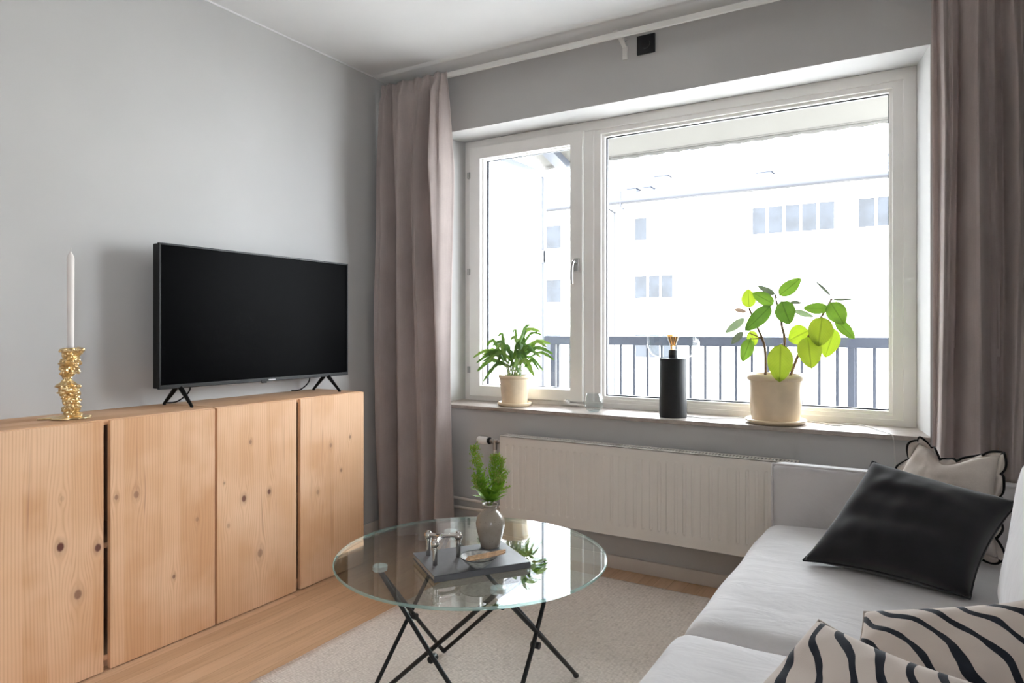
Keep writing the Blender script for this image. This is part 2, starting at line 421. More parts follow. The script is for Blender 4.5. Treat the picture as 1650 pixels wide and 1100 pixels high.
tag(bx(0,.012,-.565,-.012,0,.062).build('baseboard_left', M['base'], None, False, .002), 'low pale baseboard beside the last pine cabinet', 'baseboard', kind='structure')

# ------------------------------------------------------------------ window
W = thing('window_1', (1.48,.26,IZ0), 'wide white window of a narrow opening sash and one large fixed pane', 'window', kind='structure')
YF = .258
m = MB(); m.ring(IX0,IX1,IZ0,IZ1,.05,YF,.35, wb=.035); m.box(1.098,1.158,YF,.35,IZ0+.035,IZ1-.05); m.build('window_frame', M['white'], W, False, .003)
m = MB(); m.ring(.378,1.104,.752,2.192,.075,.238,.30, wb=.062, wt=.07)
m.ring(.452,1.045,.806,2.13,.012,.262,.315)
sash = m.build('window_sash', M['white'], W, False, .004)
m = MB(); m.ring(1.152,2.578,.752,2.192,.045,.266,.335, wb=.022, wt=.03)
m.ring(1.196,2.535,.772,2.164,.016,.280,.335)
m.build('window_bead', M['white'], W, False, .003)
bx(.46,1.04,.304,.308,.812,2.125).build('pane', M['pane'], sash, False)
bx(1.205,2.528,.308,.312,.782,2.155).build('pane', M['pane'], W, False)
m = MB(); m.ring(.463,1.037,.815,2.122,.006,.298,.316); m.build('gasket', M['balrail'], sash, False)
m = MB(); m.ring(1.210,2.523,.787,2.150,.007,.300,.318); m.build('gasket', M['balrail'], W, False)
# handle on the sash
m = MB(); m.obox((1.072,.232,1.478),(.013,0,0),(0,.007,0),(0,0,.034)); m.tube([(1.072,.232,1.49),(1.072,.205,1.49)],.008,12)
m.tube(catmull([(1.072,.203,1.497),(1.069,.190,1.485),(1.066,.185,1.45),(1.066,.185,1.40),(1.066,.188,1.375)],6),.0085,10)
m.build('window_handle', M['steel'], sash, True, .002)
for z in (2.034,1.473,.904):
    m = MB(); m.box(.366,.386,.236,.256,z-.018,z+.018); m.tube([(.376,.232,z-.016),(.376,.232,z+.016)],.005,8); m.build('hinge', M['hinge'], sash, False, .001)
m = MB(); m.box(1.0,1.03,.222,.24,.738,.760); m.tube([(1.01,.222,.742),(1.13,.218,.738)],.005,8); m.ball((1.015,.22,.757),.009,10)
m.build('latch', M['white'], W, False, .001)

tag(bx(OX0-.0,OX1+.0,-.022,YF,.709,.728).build('trim_3', M['sill'], None, False, .002), 'grey stone window sill', 'window sill', kind='structure')
# unseen side window, added to fill the room with light
W2 = thing('fill_window', (XR+.1,(WY0+WY1)/2,WZ0), 'unseen side window added for fill light in the wall behind the sofa', 'window', kind='structure')
m = MB(); m.ring(WY0,WY1,WZ0,WZ1,.05,XR+.1,XR+.17); f2 = MB(); f2.add([(v.y,v.x,v.z) for v in m.v], m.f); f2.build('window_frame', M['white'], W2, False, .003)
bx(XR+.13,XR+.135,WY0+.04,WY1-.04,WZ0+.04,WZ1-.04).build('pane', M['pane'], W2, False)

# ------------------------------------------------------------------ curtains and rail
RY, RZ = -.112, 2.486
rail = thing('curtain_rail', (1.65,RY,RZ), 'white curtain rail running the width of the window wall', 'curtain rail')
m = MB(); m.box(.02,XR-.03,RY-.008,RY+.008,RZ-.013,RZ+.013); m.build('track', M['rail'], rail, False, .002)
for x in (.10,1.437,3.1):
    m = MB(); m.box(x-.012,x+.012,RY-.012,-.004,RZ+.013,RZ+.018)
    m.obox((x,-.040,RZ-.002),(.011,0,0),(0,.036,-.016),(0,.002,.003)); m.box(x-.012,x+.012,-.006,0,RZ-.075,RZ-.012)
    m.build('rail_bracket', M['rail'], rail, False, .0015)

def curtain(name, x0, x1, label, seed, nfold, bottom=(0,0), amp=.05, side=1):
    rr = random.Random(seed)
    ph = [rr.uniform(0, 2*PI) for _ in range(6)]
    root = thing(name, ((x0+x1)/2, RY, 0.01), label, 'curtain')
    zt, zb = RZ+.008, .026
    widths = [rr.uniform(.65,1.5) for _ in range(nfold)]; tot = sum(widths)
    edges = [0]
    for w in widths: edges.append(edges[-1]+w/tot)
    def phase(u):
        for k in range(nfold):
            if u <= edges[k+1]+1e-9: return (k+(u-edges[k])/(edges[k+1]-edges[k]))*2*PI
        return nfold*2*PI
    amps = [rr.uniform(.7,1.25) for _ in range(nfold+1)]
    def fn(u, v):
        h = v                      # 0 top .. 1 bottom
        z = zt+(zb-zt)*h
        uu = u+.012*math.sin(5*h+ph[0])*math.sin(PI*u)
        p = phase(min(max(uu,0),1)); k = int(min(p/(2*PI), nfold-1e-6))
        a = amp*amps[k]*(.35+.65*min(1,h*5))*(1+.25*math.sin(2.2*h*3+ph[1]+k))
        x = x0+(x1-x0)*u+bottom[0]*(1-u)*h+bottom[1]*u*h
        x += .010*math.sin(p*.5+ph[2]+3*h)*min(1,h*4)
        y = RY-.052+a*(math.tanh(1.5*math.cos(p))*.95+.55*math.exp(-2.2*h)*math.cos(2.6*p+ph[3]))+.003*math.sin(p*3+ph[3]+4*h)
        pin = max(0, 1-h/.045)     # gathered heading
        y = y*(1-.8*pin)+(RY-.032)*.8*pin
        y += .005*math.sin(p*4+ph[4])*pin
        y += .006*noise.noise(Vector((u*9,h*7,seed)))*min(1,h*6)
        if pin > 0: z += .006*math.sin(p*1.5+ph[5])
        return (x, y, z)
    m = MB(); m.grid(fn, nfold*22, 90)
    m.build('cloth', M['curtain'], root, True, solid=.0016)
    def fh(u, v):
        x, y, z = fn(u, v*.036)
        return (x, y+.003, z-.001)
    m = MB(); m.grid(fh, nfold*22, 6); m.build('heading_tape', M['curtain'], root, True, solid=.0014)
    for k in range(2*nfold):
        x, y, z = fn(edges[k//2]+(edges[k//2+1]-edges[k//2])*(.3+.5*(k % 2)), 0)
        m = MB(); m.tube(catmull([(x,RY-.022,RZ-.034),(x,RY-.006,RZ-.030),(x,RY+.002,RZ-.022),(x,RY-.001,RZ-.0152)],4),.0018,6); m.build('curtain_hook', M['rail'], root)
    return root
curtain('curtain', .052, .498, 'taupe linen curtain hanging left of the window next to the television', 3, 4, (.0,.035), .054)
curtain('curtain', 2.672, 3.27, 'taupe linen curtain hanging right of the window behind the sofa', 11, 6, (-.012,.02), .048)

# black socket plate
so = thing('wall_socket', (1.541,-.006,2.417), 'square black socket plate high on the wall above the window', 'socket')
bx(1.497,1.585,-.011,0,2.417,2.505).build('plate', M['socketblack'], so, False, .003)
m = MB(); m.lathe([(.021,-.0125),(.021,-.0105)],(1.541,0,2.461),24,axis='y'); m.build('insert', M['black'], so)

# ------------------------------------------------------------------ radiator
rx0, rx1, rz0, rz1, ry = .815, 2.212, .194, .601, -.125
rad = thing('radiator', ((rx0+rx1)/2,-.08,rz0), 'long white ribbed panel radiator under the window', 'radiator')
nr = 36; xs0, xs1 = rx0+.022, rx1-.022
def radf(u, v):
    x = rx0+(rx1-rx0)*u; z = rz0+(rz1-rz0)*v
    d = 0
    if xs0 < x < xs1:
        t = ((x-xs0)/(xs1-xs0)*nr) % 1
        rib = max(0, 1-abs(t-.5)/.17); rib = rib*rib*(3-2*rib)
        e = min(1, max(0, min((z-(rz0+.05)), ((rz1-.044)-z))/.010))
        d = rib*e*.011
    return (x, ry+d, z)
m = MB(); m.grid(radf, nr*10, 64)
m.box(rx0,rx1,ry+.002,ry+.016,rz0,rz1)
m.build('front_panel', M['rad'], rad, True)
bx(rx0+.01,rx1-.01,-.068,-.052,rz0+.005,rz1-.008).build('back_panel', M['rad'], rad, False, .003)
m = MB(); m.box(rx0,rx0+.003,ry+.004,-.05,rz0+.004,rz1-.002); m.build('side_cover', M['rad'], rad, False, .001); m = MB(); m.box(rx1-.003,rx1,ry+.004,-.05,rz0+.004,rz1-.002); m.build('side_cover', M['rad'], rad, False, .001)
m = MB(); m.box(rx0,rx1,ry,ry+.022,rz1-.003,rz1+.001); m.box(rx0,rx1,-.062,-.05,rz1-.003,rz1+.001)
ng = 96
for k in range(ng+1):
    x = rx0+(rx1-rx0-.006)*k/ng; m.box(x,x+.006,ry+.02,-.06,rz1-.003,rz1+.0005)
m.build('top_grille', M['rad'], rad, False)
bx(rx0+.02,rx1-.02,ry+.02,-.068,rz1-.035,rz1-.014).build('slot_shade_box', M['black'], rad, False)  # black box close under the grille stands in for shade in its slots
for x in (1.1,1.95): bx(x-.02,x+.02,-.052,-.002,.25,.56).build('wall_bracket', M['rad'], rad, False, .002)
m = MB(); m.lathe([(.0,0),(.013,0),(.019,.006),(.0205,.05),(.019,.064),(.014,.066)],(.655,-.085,.563),24,axis='x'); m.build('thermostat_knob', M['white'], rad)
m = MB(); m.lathe([(.016,0),(.018,.002),(.018,.010),(.015,.012)],(.722,-.085,.563),20,axis='x'); m.build('valve_ring', M['valveblack'], rad)
m = MB(); m.lathe([(.011,0),(.014,.006),(.014,.02),(.010,.024),(.010,.034),(.013,.036),(.013,.046),(.009,.05),(.009,.09)],(.733,-.085,.563),16,axis='x')
m.tube([(.762,-.085,.563),(.762,-.085,.52)],.011,12); m.build('valve', M['steel'], rad)
m = MB(); m.tube(catmull([(.762,-.085,.53),(.762,-.085,.40),(.762,-.085,.24),(.757,-.075,.20),(.735,-.055,.188),(.60,-.032,.18),(.3,-.03,.178),(.01,-.03,.178)],8),.0075,12); m.build('supply_pipe', M['rad'], rad)
m = MB(); m.tube(catmull([(.815,-.08,.225),(.79,-.075,.225),(.74,-.05,.224),(.60,-.032,.226),(.3,-.03,.228),(.01,-.03,.228)],8),.0075,12); m.build('return_pipe', M['rad'], rad)

# ------------------------------------------------------------------ pine cabinets
def cabinet(y0, y1, label, doors, seed):
    # y0 < y1 ; doors = [(ya, yb, knots)]
    root = thing('pine_cabinet', (.15,(y0+y1)/2,0), label, 'cabinet', 'row of pine cabinets along the left wall')
    oy = (y0+y1)/2; ZT = .836
    m = MB(); m.box(.003,.298,y0,y0+.018,.0,ZT-.018); m.box(.003,.298,y1-.018,y1,.0,ZT-.018); m.box(.003,.298,y0,y1,.03,.048); m.box(.004,.008,y0+.018,y1-.018,.048,ZT-.018)
    m.box(.01,.28,y0+.018,y1-.018,.40,.418)
    m.box(.262,.280,y0+.018,y1-.018,.0,.03)
    m.build('body', pine('pine_body_%d' % seed, [(.1,.3,.008,.8)], seed+.3, 'xz'), root, False, .0015)
    bx(.003,.306,y0,y1,ZT-.018,ZT).build('top', pine('pine_top_%d' % seed, [], seed+.7, 'xy', (222,180,142)), root, False, .0015)
    for i, (ya, yb, kn) in enumerate(doors):
        kk = [(y-oy, z, r, d) for (y, z, r, d) in kn]
        m = bx(.299,.318,ya,yb,.004,ZT-.003 if True else 0)
        d = m.build('door', pine('pine_door_%d_%d' % (seed, i), kk, seed*2+i*1.31, 'yz'), root, False, .0015)
    return root
cabinet(-1.3785,-.5745,'pine cabinet nearest the window, under the right half of the television',
    [(-1.3785,-.990,[(-1.227,.683,.008,.55),(-1.258,.461,.012,.9),(-1.135,.464,.010,.9),(-1.33,.37,.008,.35),(-1.18,.222,.015,.55),(-1.347,.54,.005,.5)]),
     (-.968,-.5745,[(-.79,.606,.009,.5),(-.666,.628,.007,.6),(-.725,.481,.008,.6),(-.869,.408,.010,.4)])], 2)
cabinet(-2.193,-1.388,'pine cabinet below the gold candlestick at the left edge',
    [(-2.193,-1.8035,[(-1.936,.452,.013,1.),(-1.822,.419,.012,.95),(-1.884,.286,.014,.7),(-1.931,.603,.008,.2)]),
     (-1.7815,-1.388,[(-1.762,.572,.008,.6),(-1.694,.567,.011,.55),(-1.556,.242,.007,.7),(-1.463,.427,.008,.4)])], 5)

# ------------------------------------------------------------------ television
ZT = .836
tv = thing('television', (.14,-1.01,ZT), 'black flat screen television standing on the pine cabinets', 'television')
ty0, ty1, tz0, tz1 = -1.510, -.512, .907, 1.468
bx(.108,.146,ty0+.002,ty1-.002,tz0+.002,tz1-.002).build('back_shell', M['tvb'], tv, False, .004)
bx(.07,.11,ty0+.18,ty1-.18,tz0+.03,tz0+.36).build('rear_housing', M['tvb'], tv, False, .015)
m = MB()
def yring(m, x0, x1, y0, y1, z0, z1, w, wb):
    t = MB(); t.ring(y0, y1, z0, z1, w, x0, x1, wb=wb)
    m.add([(v.y, v.x, v.z) for v in t.v], t.f)
yring(m,.140,.1535,ty0,ty1,tz0,tz1,.008,.016); m.build('bezel', M['tvb'], tv, False, .0015)
bx(.140,.1515,ty0+.0075,ty1-.0075,tz0+.0155,tz1-.0075).build('screen', M['tvs'], tv, False)
bx(.1525,.1542,-1.003,-.965,tz0+.004,tz0+.009).build('logo_plate', M['silver'], tv, False)
bx(.1525,.1548,-1.04,-1.012,tz0-.006,tz0+.006).build('sensor', M['tvb'], tv, False, .001)
for y in (-1.418,-.640):
    st = MB()
    for (fx, fy) in ((.058,y-.012),(.232,y-.01)):
        st.tube([(.128,y,tz0+.02),(.128+(fx-.128)*.25,y,tz0-.006),(fx,fy,ZT+.006)],[.011,.0095,.006],10)
        st.tube([(fx-.006,fy,ZT+.004),(fx+.006,fy,ZT+.004)],.004,8)
    st.build('stand_leg', M['tvb'], tv, True)
for (y, dy) in ((-1.345,-.035),(-.715,-.03)):
    m = MB(); m.tube(catmull([(.10,y,tz0+.04),(.10,y-.005,tz0-.02),(.07,y+dy,ZT+.012),(.02,y+dy*1.4,ZT+.004)],8),.003,8); m.build('power_cable', M['tvb'], tv)

# ------------------------------------------------------------------ candlestick and candle
cx, cy = .17, -1.835
rr = random.Random(5)
cs = thing('candlestick', (cx,cy,ZT), 'gold candlestick with a rough molten surface, standing on the pine cabinets', 'candlestick')
prof = [(.004,.0),(.030,.002),(.026,.010),(.020,.020),(.024,.032),(.019,.044),(.026,.058),(.022,.070),(.030,.084),(.026,.098),(.030,.110),(.018,.118),(.012,.128),(.013,.138),(.022,.148),(.026,.160),(.024,.172),(.031,.182),(.026,.194),(.022,.204),(.026,.214),(.034,.224),(.030,.232),(.024,.236)]
m = MB(); n = 56; ax = []
pts = []
mm = 110
def pr(z):
    for a, b in zip(prof, prof[1:]):
        if a[1] <= z <= b[1]: return a[0]+(b[0]-a[0])*(z-a[1])/(b[1]-a[1]+1e-9)
    return prof[-1][0]
vs = []
for i in range(mm+1):
    z = .236*i/mm; r0 = pr(z)
    ox = .006*math.sin(z*34+.4); oy = .005*math.sin(z*27+1.3)
    for k in range(n):
        g = 2*PI*k/n
        p = Vector((math.cos(g)*1.1, math.sin(g)*1.1, z*42))
        d = noise.noise(p*1.9)*.38+noise.noise(p*4.2)*.28+noise.noise(p*8)*.12
        r = max(.006, r0*(1+d))
        vs.append((cx+ox+r*math.cos(g), cy+oy+r*math.sin(g), ZT+z+.003))
fs = [(i*n+k, i*n+(k+1)%n, (i+1)*n+(k+1)%n, (i+1)*n+k) for i in range(mm) for k in range(n)]
fs += [tuple(range(n-1,-1,-1)), tuple(range(mm*n,(mm+1)*n))]
m.add(vs, fs)
for k in range(46):                                   # small molten blobs and tips
    z = rr.choice([rr.uniform(.03,.11),rr.uniform(.15,.235)]); g = rr.uniform(0,2*PI); r = pr(z)*1.02
    m.ball((cx+r*math.cos(g)+.004*math.sin(z*34), cy+r*math.sin(g), ZT+z), rr.uniform(.003,.0075), 8, 0, rr.uniform(.8,1.5))
m.tube([(cx,cy,ZT+.097),(cx+.015,cy-.02,ZT+.10),(cx+.02,cy-.040,ZT+.103)],[.012,.008,.002],8)
m.build('stem', M['gold'], cs, True)
def base(u, v):
    g = 2*PI*u; rad_ = 1+.18*math.sin(2*g+.6)+.13*math.sin(5*g)+.08*math.sin(9*g+1)
    R0 = v*.062*rad_*(1.25 if math.sin(g) < 0 else 1.0)
    h = .004+.012*max(0,1-v*1.6)**1.5+.0025*noise.noise(Vector((math.cos(g)*v*5,math.sin(g)*v*5,2)))*(1-v)
    return (cx+R0*math.cos(g)*.8, cy+R0*math.sin(g), ZT+.0012+h*(1 if v < .999 else .3))
m = MB(); m.grid(base, 72, 14); m.build('base', M['gold'], cs, True, solid=.002)
cd = thing('candle', (cx,cy,ZT+.236), 'tall white taper candle standing in the gold candlestick', 'candle')
m = MB(); m.lathe([(.0085,0),(.0098,.006),(.0105,.05),(.0112,.318),(.0105,.324),(.004,.338),(.002,.342)],(cx+.004,cy,ZT+.222),24); m.build('wax', M['candle'], cd)
m = MB(); m.tube([(cx+.004,cy,ZT+.562),(cx+.005,cy,ZT+.577)],.0011,6); m.build('wick', M['wick'], cd)

# ------------------------------------------------------------------ rug
def rugf(u, v):
    x = .812+(3.1-.812)*u; y = -.178-(3.6)*v
    ex = .004*noise.noise(Vector((y*26,1,0)))*(1 if u < .02 else 0)
    ey = .004*noise.noise(Vector((x*26,2,0)))*(1 if v < .02 else 0)
    return (x+ex, y+ey, .0115+.0012*noise.noise(Vector((x*9,y*9,0))))
m = MB(); m.grid(rugf, 60, 260)
tag(m.build('rug', M['rug'], None, True, solid=.010), 'off white woven rug under the glass table and sofa', 'rug')
RUGZ = .0195

# ------------------------------------------------------------------ glass coffee table
tcx, tcy, tr, tz = 1.474, -1.341, .406, .452
ct = thing('coffee_table', (tcx,tcy,RUGZ), 'round glass coffee table on crossed black rods', 'coffee table')
m = MB()
pf = [(tr-.002,tz),(tr,tz+.002),(tr,tz+.0065),(tr-.002,tz+.0085)]
n = 128; TOPDIR = -1
m.lathe([(tr-.003,tz),(1e-4,tz)],(tcx,tcy,0),n,0,close=False)
m.lathe([(1e-4,tz+.0085),(tr-.003,tz+.0085)][::TOPDIR],(tcx,tcy,0),n,0,close=False)
top = m.build('tabletop', M['tableglass'], ct, False, fix=False)
tE = NT('green_glass_edge')
eb = tE.bsdf(lin((190,222,216)), .1, 0, .7)
etr = tE.n('ShaderNodeBsdfTransparent'); etr.inputs[0].default_value = lin((222,243,239)); emx = tE.n('ShaderNodeMixShader'); emx.inputs[0].default_value = .62
tE.l(eb, emx.inputs[1]); tE.l(etr.outputs[0], emx.inputs[2]); M['gedge'] = tE.done(emx.outputs[0])
m = MB(); m.lathe([(tr-.003,tz),(tr-.0008,tz+.0006),(tr,tz+.002),(tr,tz+.0065),(tr-.0008,tz+.0079),(tr-.003,tz+.0085)],(tcx,tcy,0),n,0,close=False)
tag(m.build('glass_rim', M['gedge'], top, True), 'polished greenish glass edge')
caps = [(1.292,-1.545),(1.262,-1.158),(1.660,-1.150),(1.676,-1.512)]      # left, back, right, front
feet = [(1.235,-1.535),(1.226,-1.146),(1.690,-1.066),(1.712,-1.560)]
for (x, y) in caps:
    m = MB(); m.lathe([(.0,tz-.014),(.020,tz-.014),(.0215,tz-.012),(.0215,tz-.0005),(.0,tz-.0003)],(x,y,0),28); m.build('glass_mount', M['mount'], ct)
pairs = [(0,1),(1,0),(1,2),(2,1),(2,3),(3,2),(3,0),(0,3)]
for k, (a, b) in enumerate(pairs):
    p = Vector((*caps[a],tz-.013)); q = Vector((*feet[b],RUGZ+.0085))
    d = (q-p).normalized(); side = d.cross(Vector((0,0,1))).normalized()*(.0065 if k % 2 else -.0065)
    m = MB(); m.tube([p+side*.4,p+(q-p)*.5+side,q+side*.6],.0065,12); m.build('rod', M['black'], ct)
for k in range(4):
    a, b = pairs[2*k]; 
    P = [Vector((*caps[a],tz)),Vector((*feet[b],0)),Vector((*caps[b],tz)),Vector((*feet[a],0))]
    c = sum(P,Vector())/4
    p, q = P[0], P[1]; t = .5; c1 = p+(q-p)*t
    nrm = (P[2]-P[0]).cross(Vector((0,0,1))).normalized()
    m = MB(); m.tube([c+Vector((0,0,.0))-nrm*.013,c+nrm*.013],.010,14); m.build('rod_joint', M['black'], ct)
for (x, y) in feet:
    m = MB(); m.ball((x,y,RUGZ+.0098),.0095,12,0,.9); m.build('foot', M['black'], ct)
TT = tz+.0085

# book on the table
bk = thing('book', (1.53,-1.42,TT), 'large flat dark grey hardcover book lying on the glass table', 'book')
A = Vector((1.352,-1.478,0)); B_ = Vector((1.527,-1.594,0)); Cc = Vector((1.690,-1.361,0)); D = A+(Cc-B_)
e1 = (B_-A).normalized(); e2 = (Cc-B_).normalized(); L1 = (B_-A).length; L2 = (Cc-B_).length
e1 = (e1-e2*e1.dot(e2)).normalized()
def bbox(m, u0, u1, v0, v1, z0, z1):
    o = B_
    c = o-e1*((u0+u1)/2)+e2*((v0+v1)/2)+Vector((0,0,(z0+z1)/2))
    m.obox(c, e1*(u1-u0)/2, e2*(v1-v0)/2, Vector((0,0,(z1-z0)/2)))
BT = TT+.018
m = MB(); bbox(m,0,L1,0,L2,BT-.0022,BT); bbox(m,0,L1,0,L2,TT+.0002,TT+.0024); bbox(m,0,.003,0,L2,TT+.0002,BT)
m.build('cover', M['book'], bk, False, .0008)
m = MB(); bbox(m,.003,L1-.004,.004,L2-.004,TT+.0024,BT-.0022)
tag(m.build('pages', plain('book_pages',(196,184,172),.9,0,.2,.1,300), bk, False), 'pale page block')

# vase with greenery
vx, vy = 1.518, -1.305
va = thing('vase', (vx,vy,BT), 'small taupe glazed vase holding green sprigs on the book', 'vase')
m = MB(); m.lathe([(.0,.0),(.027,.0),(.029,.003),(.036,.030),(.0425,.058),(.044,.072),(.040,.090),(.028,.104),(.021,.110),(.019,.116),(.020,.122),(.0245,.1265),(.024,.129),(.021,.1285),(.017,.122),(.016,.116),(.024,.104),(.036,.088),(.038,.07),(.02,.01),(.0,.008)],(vx,vy,BT),48,close=False)
m.build('body', M['vase'], va)
def sprig(tip, seed, label, bend=.0, dens=1.0):
    r2 = random.Random(seed)
    root = thing('green_sprig', (vx,vy,BT+.04), label, 'sprig', 'green sprigs in the taupe vase')
    b = Vector((vx,vy,BT+.03)); neck = Vector((vx+(tip[0])*.12, vy+tip[1]*.12, BT+.128)); T = Vector((vx+tip[0],vy+tip[1],BT+.128+tip[2]))
    mid = neck+(T-neck)*.5+Vector((bend*.4,bend*.3,.01))
    P = catmull([b,neck,mid,T],10)
    m = MB(); m.tube(P,[.0013]*(len(P)-1)+[.0006],6); m.build('stem', M['gstem'], root)
    lf = MB(); bd = MB(); k0 = 11
    for i in range(k0, len(P)):
        f = (i-k0)/(len(P)-k0)
        for q in range(int(5*dens)):
            g = r2.uniform(0,2*PI); el = r2.uniform(.1,1.1)
            d = Vector((math.cos(g)*math.cos(el),math.sin(g)*math.cos(el),math.sin(el)))
            ln = r2.uniform(.014,.032)*(1.3-.85*f); w = ln*r2.uniform(.2,.32)
            if f > .38: # side twiglet with small leaves and buds
                e = P[i]+d*ln*1.2; lf.tube([P[i],e],.0006,4)
                for z in range(5):
                    c = P[i]+d*ln*1.2*(z+1)/5+Vector((r2.uniform(-1,1),r2.uniform(-1,1),r2.uniform(-1,1)))*.0035
                    (bd if r2.random() < f*.75 else lf).ball(c, r2.uniform(.0013,.0024), 5, 0, r2.uniform(.8,1.6))
                    dd = (d+Vector((r2.uniform(-1,1),r2.uniform(-1,1),r2.uniform(-.3,1)))*.9).normalized()
                    blade(lf, c, c+dd*r2.uniform(.006,.012), .0022, 2)
            else:
                blade(lf, P[i], P[i]+d*ln*1.3, w*1.9, 4)
    lf.build('leaves', M['sprig'], root, True, fix=False); bd.build('buds', M['sprigbud'], root, True)
def blade(m, a, b, w, n=4, curl=0, side=None, wav=0, cup=.25):
    a, b = Vector(a), Vector(b); d = b-a; L = d.length; d = d/L
    s = (side if side is not None else d.cross(Vector((0,0,1)))); s = s.normalized() if s.length > 1e-5 else Vector((1,0,0))
    nn = s.cross(d); vs = []
    for i in range(n+1):
        t = i/n; ww = w*math.sin(PI*min(1,(t*.93+.07)))**.8*.5 if i < n else w*.02
        p = a+d*L*t+nn*(curl*L*math.sin(PI*t)*1.0)
        wv = wav*ww*math.sin(t*40)
        vs += [p-s*(ww+wv)+nn*ww*cup, p, p+s*(ww-wv)+nn*ww*cup]
    fs = []
    for i in range(n): fs += [(3*i,3*i+1,3*i+4,3*i+3),(3*i+1,3*i+2,3*i+5,3*i+4)]
    m.add(vs, fs)
sprig((-.046,-.022,.170), 1, 'tallest green sprig in the taupe vase, leaning left', -.015)
sprig((.004,.024,.140), 2, 'upright green sprig in the middle of the taupe vase', .004)
sprig((.034,.010,.135), 3, 'green sprig on the right side of the taupe vase', .012)
sprig((.045,-.012,.085), 4, 'short green sprig leaning far right in the taupe vase', .02)
sprig((-.028,-.034,.080), 6, 'short green sprig leaning forward left in the taupe vase', -.02)

# bowl and sticks
bwx, bwy = 1.584, -1.468
bo = thing('bowl', (bwx,bwy,BT), 'small grey ridged bowl with a dark rim, standing on the book', 'bowl')
m = MB(); m.lathe([(.0,.0),(.020,.0),(.022,.003),(.036,.013),(.0505,.027),(.0515,.0285),(.050,.029),(.034,.015),(.018,.006),(.0,.005)],(bwx,bwy,BT),56,close=False); m.build('body', M['bowl'], bo)
m = MB(); m.tube([(bwx+.0508*math.cos(2*PI*k/56),bwy+.0508*math.sin(2*PI*k/56),BT+.0285) for k in range(57)],.0014,6,caps=False); m.build('rim', M['bowlrim'], bo)
sd = Vector((.84,.50,0)).normalized(); sn = Vector((-sd.y,sd.x,0))
names = ['front wooden stick lying across the grey bowl','second wooden stick from the front in the grey bowl','third wooden stick from the front in the grey bowl','rear wooden stick lying across the grey bowl']
for k in range(4):
    c = Vector((bwx+.006,bwy+.012,0))+sn*(k-1.5)*.0094
    a = c-sd*.046+Vector((0,0,BT+.0145+.0008*k)); b = c+sd*.060+sd*.004*(k % 2)+Vector((0,0,BT+.0385))
    m = MB(); d = (b-a).normalized(); s_ = sn; u_ = d.cross(s_)
    m.obox((a+b)/2, d*(b-a).length/2, s_*.0026, u_*.002)
    tag(m.build('wooden_stick', M['wood_stick'], None, False, .0006), names[k], 'stick', 'wooden sticks in the grey bowl')

# metal three-armed candle holder
hd = thing('candle_holder', (1.46,-1.48,BT), 'small chrome candle holder with three legs and ball tops on the book', 'candle holder')
HP = [Vector((1.409,-1.468,0)),Vector((1.490,-1.432,0)),Vector((1.476,-1.524,0))]
hc = sum(HP,Vector())/3
for p in HP:
    m = MB(); m.lathe([(.0,.0),(.0066,.0),(.0070,.001),(.0070,.046),(.009,.048),(.009,.050)],(p.x,p.y,BT),20); m.build('leg', M['chrome'], hd)
    m = MB(); m.ball((p.x,p.y,BT+.060),.0120,20); m.lathe([(.0068,.0),(.0075,.003),(.0068,.006)],(p.x,p.y,BT+.0685),16); m.build('ball', M['chrome'], hd)
    m = MB(); z = Vector((0,0,BT+.062)); m.tube([p+z,p+(hc-p)*.35+z+Vector((0,0,.002)),p+(hc-p)*.7+z+Vector((0,0,.003)),hc+z+Vector((0,0,.004))],[.0075,.0055,.005,.008],14); m.build('arm', M['chrome'], hd)

# ------------------------------------------------------------------ sill objects
SZ = .728
# table lamp
lx, ly = 1.641, .085
lp = thing('table_lamp', (lx,ly,SZ), 'table lamp with a black cylinder foot and clear glass globe on the window sill', 'table lamp')
m = MB(); m.lathe([(.0,.0),(.061,.0),(.063,.002),(.063,.271),(.061,.274),(.0,.274)],(lx,ly,SZ),56); m.build('base', M['lampb'], lp)
m = MB(); m.lathe([(.02,.274),(.02,.312),(.017,.314),(.0,.314)],(lx,ly,SZ),28); m.build('bulb_socket', M['lampb'], lp)
gp = [(.03,.2755),(.07,.279),(.098,.292),(.115,.318),(.122,.352),(.122,.44),(.120,.475),(.108,.515),(.085,.542),(.05,.554),(.0,.557)]
gp = [(v.x, v.y) for v in catmull([(a,b,0) for a,b in gp],5)]
m = MB(); m.lathe(gp,(lx,ly,SZ),64,close=False); m.build('glass_globe', M['glass'], lp, True)
m = MB(); bp = [(.011,.314),(.012,.325),(.017,.345),(.026,.372),(.030,.395),(.029,.412),(.022,.428),(.010,.437),(.0,.439)]
bp = [(v.x, v.y) for v in catmull([(a,b,0) for a,b in bp],5)]
m.lathe(bp,(lx,ly,SZ),36,close=False); bulb = m.build('bulb', thin_glass('amber_bulb_glass',(255,216,164),1.5), lp, True)
tF = NT('glowing_filament'); em = tF.n('ShaderNodeEmission'); em.inputs[0].default_value = lin((255,226,186)); em.inputs[1].default_value = 1.1; M['fil'] = tF.done(em.outputs[0])
m = MB()
for k in range(4):
    g = PI/2*k+.3; c_, s_ = math.cos(g), math.sin(g)
    m.tube([(lx+.004*c_,ly+.004*s_,SZ+.335),(lx+.011*c_,ly+.011*s_,SZ+.37),(lx+.007*c_,ly+.007*s_,SZ+.408)],.0007,6)
m.build('filament', M['fil'], bulb)
